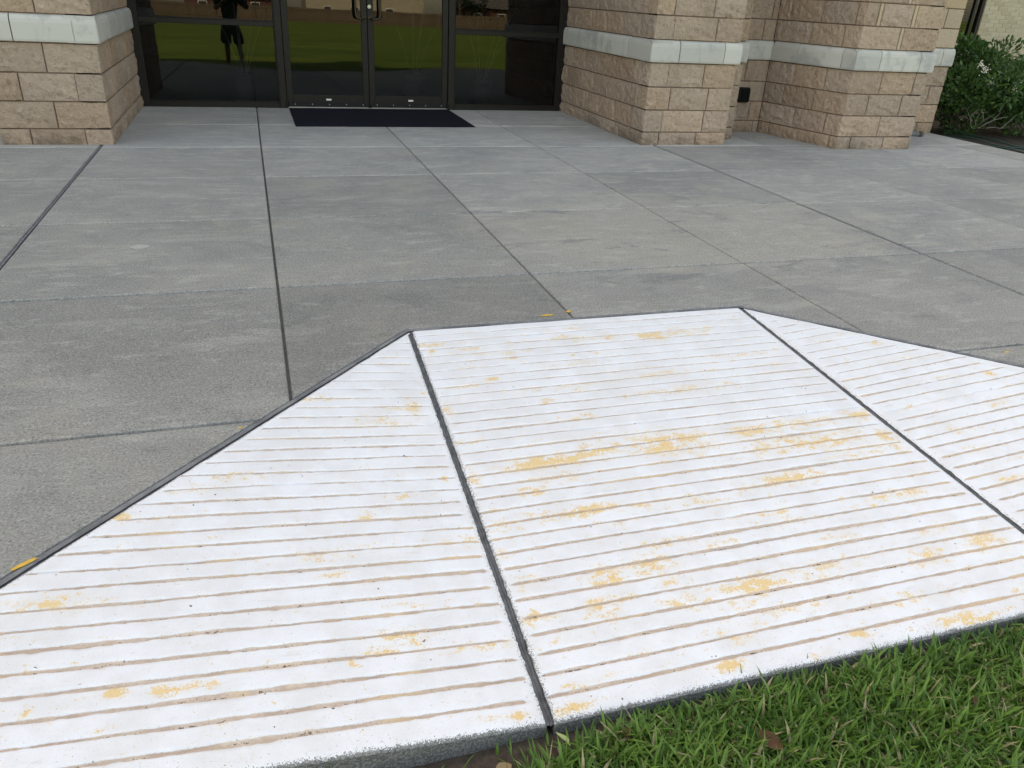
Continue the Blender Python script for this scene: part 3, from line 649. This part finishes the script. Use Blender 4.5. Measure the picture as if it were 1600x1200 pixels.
# ================================================================ THINGS
# door mat
bm = bmesh.new(); n1, n2 = 36, 24; x0, x1, y0, y1 = 1.56, 3.35, 1.06, 2.295
gvs = [[bm.verts.new((x0+(x1-x0)*i/n1+.006*vn(j*.4, 3)*(i in (0, n1)), y0+(y1-y0)*j/n2+.006*vn(i*.3, 9)*(j in (0, n2)), .010+.0022*vn(i*.35, j*.35, 2)-(.004 if i in (0, n1) or j in (0, n2) else 0))) for i in range(n1+1)] for j in range(n2+1)]
for j in range(n2):
    for i in range(n1): bm.faces.new((gvs[j][i], gvs[j][i+1], gvs[j+1][i+1], gvs[j+1][i]))
bd = [e for e in bm.edges if e.is_boundary]; r = bmesh.ops.extrude_edge_only(bm, edges=bd)
for v in [g for g in r['geom'] if isinstance(g, bmesh.types.BMVert)]: v.co.z = .001
bmesh.ops.recalc_face_normals(bm, faces=bm.faces[:])
tag(from_bm('door_mat', bm, M['mat_fibre'], None, False), 'dark navy door mat lying before the glass double door', 'door mat')

# outlet in the niche, drain behind the pier
ot = tag(empty('outlet_cover', (6.30, .846, .39)), 'black weatherproof outlet cover on the niche wall', 'outlet')
box('box', M['rubber'], ot, -.058, .058, -.035, 0.03, -.078, .078, bev=.008, seg=2); box('lid', M['black_gap'], ot, -.050, .044, -.050, -.036, -.066, .066, bev=.006, seg=2); box('hinge', M['rubber'], ot, .047, .057, -.046, -.036, -.06, .06, bev=.003)
dn = tag(empty('drain_pipe', (8.47, .62, 0)), 'short grey drain outlet lying on the slab behind the right pier', 'drain')
bm = bmesh.new(); tube(bm, [(-.16, 0, .03), (-.08, -.02, .028), (.10, -.06, .026)], .027, 14); from_bm('pipe', bm, M['filler'], dn, True)
bm = bmesh.new(); tube(bm, [(.085, -.057, .026), (.125, -.066, .025)], .034, 14); from_bm('collar', bm, M['pole_wood'], dn, True)

# shrub bed
bed = bmesh.new(); n = 24
bvv = [[bed.verts.new((8.985+4.6*i/n, -2.2+7.1*j/n, -.06+.03*vn(i*.9, j*.9)+.02*vn(i*3., j*3.))) for i in range(n+1)] for j in range(n+1)]
for j in range(n):
    for i in range(n): bed.faces.new((bvv[j][i], bvv[j][i+1], bvv[j+1][i+1], bvv[j+1][i]))
tag(from_bm('planting_bed', bed, M['soil'], None, True), 'dark mulch bed under the shrubs', kind='structure')
def leaf_cloud(name, mat, parent, centres, n, lsize, hue_fn=None, aspect=.42):
    cs = np.array([c[:3] for c in centres]); rs = np.array([c[3] for c in centres]); wts = rs**2; wts = wts/wts.sum()
    k = rng.choice(len(cs), n, p=wts); d = rng.normal(size=(n, 3)); d /= np.linalg.norm(d, axis=1)[:, None]
    rad = rs[k]*(.55+.5*rng.random(n)**.7); P = cs[k]+d*rad[:, None]*np.array([1, 1, .9])
    ax = d+rng.normal(size=(n, 3))*.7+np.array([0, 0, .35]); ax /= np.linalg.norm(ax, axis=1)[:, None]
    sd_ = np.cross(ax, rng.normal(size=(n, 3))); sd_ /= np.linalg.norm(sd_, axis=1)[:, None]; up = np.cross(sd_, ax)
    L = lsize*(.6+.8*rng.random(n))[:, None]; W = L*aspect
    v = np.stack([P, P+ax*L*.45+sd_*W*.5+up*W*.12, P+ax*L, P+ax*L*.45-sd_*W*.5+up*W*.12], 1).reshape(-1, 3)
    F = np.arange(4*n).reshape(n, 4); hue = np.repeat(rng.random(n)*.87+(rng.random(n) > .985)*.2, 4)
    return npmesh(name, v, F, M[mat], parent, {'hue': hue})
def shrub(loc, w_, h, seed, label, nl, flowers, deadw=0):
    rr = random.Random(seed); o = tag(empty('shrub', loc), label, 'shrub', 'shrubs in the bed right of the building')
    cs = []
    for q in range(26):
        a = rr.uniform(0, 6.28); r = w_*.5*math.sqrt(rr.random()); z = h*(.16+.72*rr.random())*(1-.22*(r/(w_*.5))**2)
        cs.append((r*math.cos(a), r*math.sin(a), z, rr.uniform(.12, .22)*h))
    leaf_cloud('foliage', 'shrub_leaf', o, cs, nl, .062)
    bm = bmesh.new()
    for q in range(13):
        c_ = rr.choice(cs); b = Vector((rr.uniform(-.1, .1), rr.uniform(-.1, .1), -.05)); e = Vector(c_[:3]); mid = b.lerp(e, .5)+Vector((rr.uniform(-.08, .08), rr.uniform(-.08, .08), -.03))
        tube(bm, [b, mid, e], [.018, .011, .004], 6)
    from_bm('stem', bm, M['bark'], o)
    if deadw:
        bm = bmesh.new()
        for q in range(deadw):
            b = Vector((rr.uniform(-.5, .3)*w_*.6, -.42*w_+rr.uniform(0, .2), .10+rr.random()*.14)); p_ = [b]
            dv = Vector((rr.uniform(-1, 1), -.35, rr.uniform(.1, .9))).normalized()
            for s_ in range(4): p_.append(p_[-1]+dv*.085); dv = (dv+Vector((rr.uniform(-.5, .5), rr.uniform(-.3, .2), rr.uniform(-.3, .4)))).normalized()
            tube(bm, p_, [.007, .006, .005, .004, .002], 5)
            q2 = p_[2]; tube(bm, [q2, q2+Vector((rr.uniform(-.1, .1), -.03, .09)), q2+Vector((rr.uniform(-.16, .16), -.03, .16))], [.004, .003, .002], 5)
        from_bm('bare_twigs', bm, M['twig'], o)
    for (fx, fy, fz) in flowers:
        bm = bmesh.new()
        for q in range(46):
            p_ = Vector((fx+rr.gauss(0, .028), fy+rr.gauss(0, .02), fz+rr.gauss(0, .024)))
            a = Vector((rr.gauss(0, 1), rr.gauss(0, 1), rr.gauss(0, 1))).normalized()*.011; b = a.orthogonal().normalized()*.008
            bm.faces.new([bm.verts.new(p_+q_) for q_ in (a, b, -a, -b)])
        from_bm('flower_cluster', bm, M['flower'], o)
    return o
shrub((9.72, 1.15, -.05), 1.15, 1.13, 3, 'dark green leafy shrub with white blossom beside the end of the block wall', 12000, ((-.42, -.46, .84), (-.38, -.50, .78), (-.05, -.68, .62), (.14, -.70, .86), (.34, -.66, .70), (-.30, -.55, .66)), 10)
shrub((10.85, .95, -.05), 1.3, 1.12, 8, 'second leafy shrub, at the right edge of the picture', 7000, ((-.45, -.70, .9),), 7)
shrub((11.3, 2.6, -.05), 1.5, 1.15, 12, 'shrub behind the front two, against the brick wing', 6000, ())
# ground litter and soaker hose at the edge of the bed
bm = bmesh.new(); rr = random.Random(5)
for s_ in range(3):
    pts = [(9.06+.13*s_+.045*math.sin(q*.7+s_), -1.9+q*.15, -.012+.016*s_+.012*math.sin(q*1.3+s_)) for q in range(20)]
    tube(bm, pts, .009, 7)
tag(from_bm('garden_hose', bm, M['hose_green'], None, True), 'thin green garden hose strands lying along the edge of the bed', 'hose')

# ---------------------------------------------------------------- brick wing with window
wing = tag(empty('brick_wing', (13.0, 5.0, 0)), 'tan brick wing with a dark window behind the shrubs', 'building')
WO = Vector((13.0, 5.0, 0))
def wpart(o, parent=None): o.parent = parent or wing; o.location = -WO if parent is None or parent is wing else (0, 0, 0); return o
wx0, wx1, wz0, wz1 = 12.55, 13.58, .86, 2.4
wm = bmesh.new()
bx(wm, 8.96, wx0, 5.012, 5.3, -.2, 5.5); bx(wm, wx1, 22, 5.012, 5.3, -.2, 5.5); bx(wm, wx0, wx1, 5.012, 5.3, -.2, wz0); bx(wm, wx0, wx1, 5.012, 5.3, wz1, 5.5); bx(wm, 8.96, 22, 5.31, 16, -.2, 5.5)
wall_o = wpart(from_bm('wall', wm, M['brick_wall'])); 
bk0 = bmesh.new(); bx(bk0, 0, .194, 0, .08, 0, .059, bev=.003); bme = bpy.data.meshes.new('brick'); bk0.to_mesh(bme); bk0.free(); bme.materials.append(M['tan_brick'])
mo = box('mortar', M['pale_mortar'], None, wx1+.001, 15.6, 5.004, 5.011, .5, 2.03); wpart(mo)
for r_ in range(22):
    z = .53+r_*.0677
    for q in range(10):
        x = wx1+.004+q*.203+(.1015 if r_ % 2 else 0)
        o = bpy.data.objects.new('brick', bme); COL.objects.link(o); o.parent = wall_o; o.location = (x, 4.998+random.uniform(-.002, .002), z)
        if q == 0 and r_ % 2:
            o2 = bpy.data.objects.new('brick', bme); COL.objects.link(o2); o2.parent = wall_o; o2.location = (wx1+.004, 4.998, z); o2.scale.x = .47
wn = empty('window', (0, 0, 0), wing)
def wbar(name, mat, *a): o = box(name, M[mat], None, *a, bev=.003); o.parent = wn; o.location = -WO; return o
wbar('jamb', 'bronze', wx0, wx0+.06, 5.02, 5.12, wz0, wz1); wbar('jamb', 'bronze', wx1-.06, wx1-.002, 5.02, 5.12, wz0, wz1); wbar('sill', 'bronze', wx0+.06, wx1-.06, 5.02, 5.12, wz0, wz0+.06); wbar('head', 'bronze', wx0+.06, wx1-.06, 5.02, 5.12, wz1-.06, wz1); wbar('mullion', 'bronze', wx1-.20, wx1-.15, 5.03, 5.11, wz0+.06, wz1-.06)
g = bmesh.new(); g.faces.new([g.verts.new(q) for q in ((wx0+.05, 5.06, wz0+.05), (wx1-.05, 5.06, wz0+.05), (wx1-.05, 5.06, wz1-.05), (wx0+.05, 5.06, wz1-.05))]); o = from_bm('pane', g, M['tinted_glass']); o.parent = wn; o.location = -WO
sl = bmesh.new()
for q in range(28): bx(sl, wx0+.07, wx1-.21, 5.14, 5.17, wz0+.08+q*.05, wz0+.083+q*.05+.02)
o = from_bm('blind', sl, M['blind_slat']); o.parent = wn; o.location = -WO

# ---------------------------------------------------------------- planters behind the glass
def planter(loc, label, seed, pw=.15, ph=.30):
    rr = random.Random(seed); o = tag(empty('potted_plant', loc), label, 'plant', 'potted plants inside the entrance')
    bm = bmesh.new(); lathe(bm, [(0.001, 0), (pw*.72, 0), (pw*.9, ph*.6), (pw*.98, ph*.93), (pw*1.06, ph*.94), (pw*1.06, ph), (pw*.9, ph), (pw*.88, ph*.85), (.001, ph*.85)], (0, 0, 0), 24); from_bm('pot', bm, M['pot_glaze'], o, True)
    for q in range(6):
        a = rr.uniform(0, 6.28); lean = rr.uniform(.1, .35); bm = bmesh.new(); b = Vector((.03*math.cos(a), .03*math.sin(a), ph*.85)); e = b+Vector((lean*math.cos(a), lean*.5*math.sin(a), rr.uniform(.55, .95)))
        tube(bm, [b, b.lerp(e, .5)+Vector((0, 0, .06)), e], [.007, .006, .003], 6); from_bm('stem', bm, M['stem_pale'], o, True)
    leaf_cloud('foliage', 'shrub_leaf', o, [(rr.uniform(-.3, .3), rr.uniform(-.15, .15), ph+rr.uniform(.8, 1.3), .16) for q in range(8)], 500, .16, aspect=.22)
planter((1.11, 2.85, -.003), 'potted plant in a pale teal pot behind the left window', 1)
planter((3.88, 2.85, -.003), 'potted plant in a pale teal pot behind the right window', 2)
planter((3.15, 3.4, -.003), 'potted plant standing inside behind the right door leaf', 3)

# ---------------------------------------------------------------- far side of the lawn, seen in the glass
fen = tag(empty('fence', (10, -112, GZ)), 'long weathered board fence at the far side of the lawn, reflected in the glass', 'fence')
bm = bmesh.new(); rr = random.Random(2)
for q in range(1000):
    x = -80+q*.15; bx(bm, x+.003, x+.147, -.012+.004*rr.random(), .012, .03, 1.83+rr.uniform(-.02, .02))
o = from_bm('boards', bm, M['fence_wood'], fen); o['kind'] = 'stuff'
pm = bmesh.new(); bx(pm, -.05, .05, .03, .12, 0, 1.8); pme = bpy.data.meshes.new('post'); pm.to_mesh(pme); pm.free(); pme.materials.append(M['fence_wood'])
for q in range(61):
    o = bpy.data.objects.new('post', pme); COL.objects.link(o); o.parent = fen; o.location = (-80+q*2.5, 0, 0)
for z in (.35, 1.5): box('rail', M['fence_wood'], fen, -80, 70, .013, .05, z, z+.09)
def house(loc, w_, d_, h, wallm, label, rise=2.4, garage=True):
    o = tag(empty('house', loc), label, 'house', 'houses behind the far fence')
    wl = box('wall', M[wallm], o, -w_/2, w_/2, -d_/2, d_/2, 0, h)
    bm = bmesh.new(); W = w_/2+.5; D = d_/2+.5
    V = [bm.verts.new(q) for q in ((-W, -D, h), (W, -D, h), (W, D, h), (-W, D, h), (-W*.55, 0, h+rise), (W*.55, 0, h+rise))]
    for f in ((0, 1, 5, 4), (2, 3, 4, 5), (1, 2, 5), (3, 0, 4), (3, 2, 1, 0)): bm.faces.new([V[k] for k in f])
    from_bm('roof', bm, M['shingle'], o)
    for wx in (-w_*.32, -w_*.08, w_*.2):
        wq = box('window', M['garage_white'], o, wx-.65, wx+.65, d_/2, d_/2+.06, 1.0, 2.3); box('pane', M['house_glass'], wq, wx-.57, wx+.57, d_/2+.061, d_/2+.075, 1.08, 2.22)
    if garage: box('garage_door', M['garage_white'], o, w_*.28, w_*.28+3.6, d_/2, d_/2+.05, 0, 2.3)
house((-22, -128, GZ), 15, 10, 3.0, 'house_white', 'white house with dark roof behind the fence, reflected in the left window')
house((0, -126, GZ), 14, 10, 3.0, 'house_red', 'red brick house behind the fence, reflected beside the photographer', garage=False)
house((19, -127, GZ), 18, 11, 5.6, 'house_cream', 'tall cream house behind the fence, reflected in the doors', garage=False)
house((42, -126, GZ), 16, 10, 3.0, 'house_red', 'low brick house behind the fence, reflected in the right door leaf')
house((62, -124, GZ), 13, 10, 4.5, 'house_cream', 'cream house with brick gable reflected in the right window')
def tree(loc, h, cr, seed, label):
    rr = random.Random(seed); o = tag(empty('tree', loc), label, 'tree', 'trees along the far fence')
    bm = bmesh.new(); tube(bm, [(0, 0, -.1), (.05, 0, h*.25), (0, .05, h*.5), (.1, 0, h*.8)], [.22, .17, .13, .05], 10)
    cs = []
    for q in range(9):
        a = rr.uniform(0, 6.28); r = cr*rr.uniform(.3, .8); e = Vector((r*math.cos(a), r*math.sin(a), h*rr.uniform(.5, .95))); b = Vector((0, 0, h*rr.uniform(.3, .55)))
        tube(bm, [b, b.lerp(e, .5)+Vector((0, 0, .2)), e], [.09, .06, .02], 6); cs.append((*e, cr*rr.uniform(.3, .5)))
    from_bm('trunk', bm, M['bark'], o); leaf_cloud('crown', 'tree_leaf', o, cs, 2600, .42, aspect=.6)
for (x, y, h, cr, s_, lab) in ((-12, -104, 6.5, 3.4, 1, 'dark tree before the fence, reflected at the left of the left window'), (33, -118, 8, 4, 2, 'dark tree behind the fence, reflected in the right door'), (58, -108, 6, 3, 3, 'small tree before the fence, reflected in the right window'), (50, -134, 10, 5, 4, 'tall dark tree behind the low brick house'), (8, -138, 9, 5, 5, 'tall tree behind the red brick house'), (-32, -118, 9, 5, 6, 'broad tree at the far left behind the fence')):
    tree((x, y, GZ), h, cr, s_, lab)
pl = tag(empty('utility_pole', (18.5, -36, GZ)), 'dark wooden utility pole on the lawn, reflected in the right window', 'pole')
bm = bmesh.new(); tube(bm, [(0, 0, -.2), (0, 0, 8.5)], [.15, .11], 12); from_bm('shaft', bm, M['pole_wood'], pl, True); box('crossarm', M['pole_wood'], pl, -1.1, 1.1, -.17, -.08, 7.7, 7.82)

# ---------------------------------------------------------------- the photographer (seen in the left window)
def skin_mesh(name, joints, edges, mat, parent, root=0, sub=1):
    me = bpy.data.meshes.new(name); me.from_pydata([j[:3] for j in joints], edges, []); o = link(name, me, mat)
    o.modifiers.new('skin', 'SKIN'); s_ = o.modifiers.new('sub', 'SUBSURF'); s_.levels = sub; s_.render_levels = sub
    for k, v in enumerate(me.skin_vertices[0].data):
        r = joints[k][3]; v.radius = r if isinstance(r, tuple) else (r, r); v.use_root = k == root
    dg = bpy.context.evaluated_depsgraph_get(); ev = o.evaluated_get(dg); m2 = bpy.data.meshes.new_from_object(ev)
    bpy.data.objects.remove(o); m2.materials.clear(); m2.materials.append(mat)
    o = bpy.data.objects.new(name, m2); COL.objects.link(o); o.parent = parent; m2.polygons.foreach_set('use_smooth', [True]*len(m2.polygons)); return o
PB = Vector((CAM.x-.30, CAM.y-.46, GZ+.015))
person = tag(empty('person', PB), 'person in dark top and knee-length shorts holding a phone, mirrored in left window', 'person')
hx, hy, hz = CAM.x-PB.x, CAM.y-.035-PB.y, CAM.z-PB.z
J = [(0, 0, .90, (.145, .11)), (0, 0, 1.08, (.135, .10)), (0, .01, 1.28, (.165, .105)), (0, 0, 1.42, (.09, .075)), (0, .01, 1.50, .055), (.01, .02, 1.58, (.072, .085)), (.01, .03, 1.66, (.078, .098)), (.01, .025, 1.73, (.062, .075)),
     (-.10, 0, .84, .09), (-.12, .02, .48, .058), (-.13, -.02, .24, .055), (-.13, -.01, .08, .038), (-.14, .13, .035, .035),
     (.10, 0, .84, .09), (.13, .02, .48, .058), (.15, -.02, .24, .055), (.15, -.01, .08, .038), (.17, .13, .035, .035),
     (-.19, 0, 1.38, .062), (-.27, .08, 1.16, .047), (-.02, .30, 1.36, .034), (hx-.075, hy-.05, hz-.055, .030),
     (.19, 0, 1.38, .062), (.36, .08, 1.18, .047), (.32, .28, 1.36, .034), (hx+.085, hy-.05, hz-.055, .030)]
E_ = [(0, 1), (1, 2), (2, 3), (3, 4), (4, 5), (5, 6), (6, 7), (0, 8), (8, 9), (9, 10), (10, 11), (11, 12), (0, 13), (13, 14), (14, 15), (15, 16), (16, 17), (2, 18), (18, 19), (19, 20), (20, 21), (2, 22), (22, 23), (23, 24), (24, 25)]
body = skin_mesh('body', J, E_, M['skin'], person, 0, 2)
S = [(0, 0, .92, (.17, .135)), (0, 0, 1.10, (.165, .13)), (0, .01, 1.28, (.19, .13)), (0, 0, 1.41, (.11, .09)), (-.19, 0, 1.38, .085), (-.25, .05, 1.22, .075), (.19, 0, 1.38, .085), (.33, .05, 1.23, .075)]
skin_mesh('shirt', S, [(0, 1), (1, 2), (2, 3), (2, 4), (4, 5), (2, 6), (6, 7)], M['cloth_black'], person, 0, 2)
S = [(0, 0, .96, (.165, .125)), (0, 0, .86, (.17, .13)), (-.10, 0, .78, .125), (-.13, .01, .56, .125), (-.135, .01, .47, .125), (.10, 0, .78, .125), (.135, .01, .56, .125), (.14, .01, .47, .125)]
skin_mesh('shorts', S, [(0, 1), (1, 2), (2, 3), (3, 4), (1, 5), (5, 6), (6, 7)], M['cloth_dark'], person, 0, 2)
S = [(.01, -.01, 1.60, (.07, .07)), (.01, 0.0, 1.70, (.088, .098)), (.01, .02, 1.765, (.06, .07))]
skin_mesh('hair', S, [(0, 1), (1, 2)], M['hair_dark'], person, 1, 2)
bm = bmesh.new()
for s_ in (-1, 1):
    lathe(bm, [(.001, .012), (.008, .008), (.010, 0), (.008, -.008), (.001, -.012)], (.01+s_*.030, .112, 1.655), 10)
from_bm('eyes', bm, M['hair_dark'], person, True)
bm = bmesh.new(); tube(bm, [(.01, .118, 1.655), (.01, .137, 1.625), (.01, .118, 1.612)], [.008, .014, .010], 8); tube(bm, [(-.012, .108, 1.583), (.01, .114, 1.581), (.032, .108, 1.583)], [.003, .006, .003], 6)
for s_ in (-1, 1): tube(bm, [(.01+s_*.079, .02, 1.675), (.01+s_*.090, .012, 1.65), (.01+s_*.079, .02, 1.62)], [.008, .013, .007], 8)
from_bm('face_features', bm, M['skin'], person, True)
for s_ in (-1, 1):
    bm = bmesh.new(); cx = hx-.075 if s_ == -1 else hx+.085; base = Vector((cx, hy-.045, hz-.05))
    for q, L in enumerate((.062, .07, .066, .052)):
        b = base+Vector((s_*.006, .005, -.012+q*.019)); tube(bm, [b, b+Vector((-s_*.004, .03, .004)), b+Vector((-s_*(.02), .045, .006)), b+Vector((-s_*L*.55, .047, .006))], [.010, .0095, .0085, .0065], 7)
    tube(bm, [base+Vector((0, -.004, .02)), base+Vector((-s_*.018, -.006, .045)), base+Vector((-s_*.032, -.002, .058))], [.011, .0095, .007], 7)
    from_bm('fingers', bm, M['skin'], person, True)
    bm = bmesh.new(); fx = -.135 if s_ == -1 else .16
    bx(bm, fx-.048, fx+.048, -.09, .19, -.01, .075, bev=.028, seg=2); from_bm('shoe', bm, M['shoe'], person, True)
ph = tag(empty('phone', (CAM.x, CAM.y-.032, CAM.z)), 'black smartphone held up by the person, mirrored in the left window', 'phone')
bmx = bmesh.new(); bx(bmx, -.074, .074, -.004, .004, -.036, .036, bev=.003, seg=2); po = from_bm('case', bmx, M['phone_black'], ph); po.rotation_euler = (-PITCH, 0, -.05)
bmx = bmesh.new(); tube(bmx, [(.05, .004, .015), (.05, .0055, .015)], .009, 12); lo = from_bm('lens', bmx, M['house_glass'], ph); lo.rotation_euler = (-PITCH, 0, -.05)

# ---------------------------------------------------------------- grass by the ramp
def grass(name, areas, label):
    Vs, Fs, Hs = [], [], []; off = 0
    for (ax0, ax1, ay0, ay1, dens, smin, smax) in areas:
        n = int((ax1-ax0)*(ay1-ay0)*dens); x = rng.uniform(ax0, ax1, n); y = rng.uniform(ay0, ay1, n)
        # thin out towards the soil strip, with an uneven margin
        mar = np.array([-5.912+.02*vn(q*2.2, 1)+.015*vn(q*9, 2) for q in x])-np.clip((1.9-x)*.22, 0, .085)
        keep = (y < mar) | (rng.random(n) < .03); x, y = x[keep], y[keep]; n = len(x)
        clump = np.array([vn(a*5, b*5, 3) for a, b in zip(x, y)])
        az = rng.uniform(0, 2*np.pi, n); L = rng.uniform(smin, smax, n)*(1+.45*clump); W = rng.uniform(.0013, .0042, n)
        lean = rng.uniform(.1, 1.5, n) if smax > .06 else rng.uniform(1.2, 1.6, n); curl = rng.uniform(.1, .9, n)
        dx, dy = np.cos(az), np.sin(az); sx_, sy_ = -dy, dx
        pts = []; px, py, pz = x.copy(), y.copy(), np.full(n, GZ+.0)+rng.uniform(0, .022, n)
        ang = lean.copy()
        for k, wk in enumerate((.75, 1., .8, .0)):
            if k < 3:
                pts.append(np.stack([px+sx_*W*wk, py+sy_*W*wk, pz], -1)); pts.append(np.stack([px-sx_*W*wk, py-sy_*W*wk, pz], -1))
            else: pts.append(np.stack([px, py, pz], -1))
            st = L/3; px = px+dx*np.sin(ang)*st; py = py+dy*np.sin(ang)*st; pz = pz+np.cos(ang)*st; ang = np.minimum(ang+curl*.45, 1.75)
        P = np.stack(pts, 1); b = off+7*np.arange(n)[:, None]
        tri = np.array([[0, 1, 3], [0, 3, 2], [2, 3, 5], [2, 5, 4], [4, 5, 6]])
        Fs.append((b[:, :, None]+tri[None]).reshape(-1, 3)); Vs.append(P.reshape(-1, 3)); hue = np.clip(.42+.5*clump+rng.normal(0, .28, n), 0, .86)
        hue = np.where(rng.random(n) < (.07 if smax > .06 else .9), .97, hue); Hs.append(np.repeat(hue, 7)); off += 7*n
    o = npmesh(name, np.concatenate(Vs), np.concatenate(Fs), M['grass_blade'], None, {'hue': np.concatenate(Hs)}, True)
    return tag(o, label, kind='stuff')
grass('grass', [(1.0, 3.9, -6.6, -5.91, 30000, .024, .078), (1.0, 3.9, -6.6, -5.91, 7000, .02, .055), (-1.5, 1.0, -6.7, -5.93, 4500, .04, .09), (3.9, 6.2, -6.7, -5.93, 4500, .04, .09)], 'coarse green grass growing up to the foot of the ramp')
def fallen(loc, L, W, rot, mat, label, curl=.25, tilt=0.):
    bm = bmesh.new(); n = 8; rows = []
    for i in range(n+1):
        t_ = i/n; w_ = W*math.sin(math.pi*min(1, t_*.96+.03))**.8*(1-.25*t_)
        rows.append([bm.verts.new((L*(t_-.5), w_*.5*q, curl*L*((t_-.5)**2)*1.2+abs(q)*w_*.22)) for q in (-1, -.5, 0, .5, 1)])
    for A, B in zip(rows, rows[1:]):
        for k in range(4): bm.faces.new((A[k], A[k+1], B[k+1], B[k]))
    tube(bm, [(-L*.5, 0, curl*L*.3), (-L*.75, .003, curl*L*.35)], .0012, 5)
    o = from_bm('fallen_leaf', bm, M[mat], None, True); o.location = loc; o.rotation_euler = (tilt, .2, rot); tag(o, label, 'leaf', 'fallen leaves in the grass'); return o
fallen((2.128, -6.055, GZ+.048), .058, .034, -1.0, 'dead_leaf', 'large dark brown curled leaf in the grass at the bottom edge', .5, .7)
fallen((2.66, -6.085, GZ+.045), .034, .022, .3, 'dead_leaf', 'small reddish brown leaf deep in the grass at the right', .4, .5)
fallen((1.84, -5.945, GZ+.030), .036, .026, 1.2, 'dead_leaf', 'red-brown leaf on the soil beside the ramp foot', .4, .2)
fallen((1.690, -5.935, GZ+.050), .040, .030, 1.9, 'pale_leaf', 'pale green leaf at the lower end of the left ramp joint', .2, .6)
fallen((1.555, -5.960, GZ+.030), .042, .032, .4, 'tan_leaf', 'tan withered leaf on bare soil below the left flare', .3, .1)
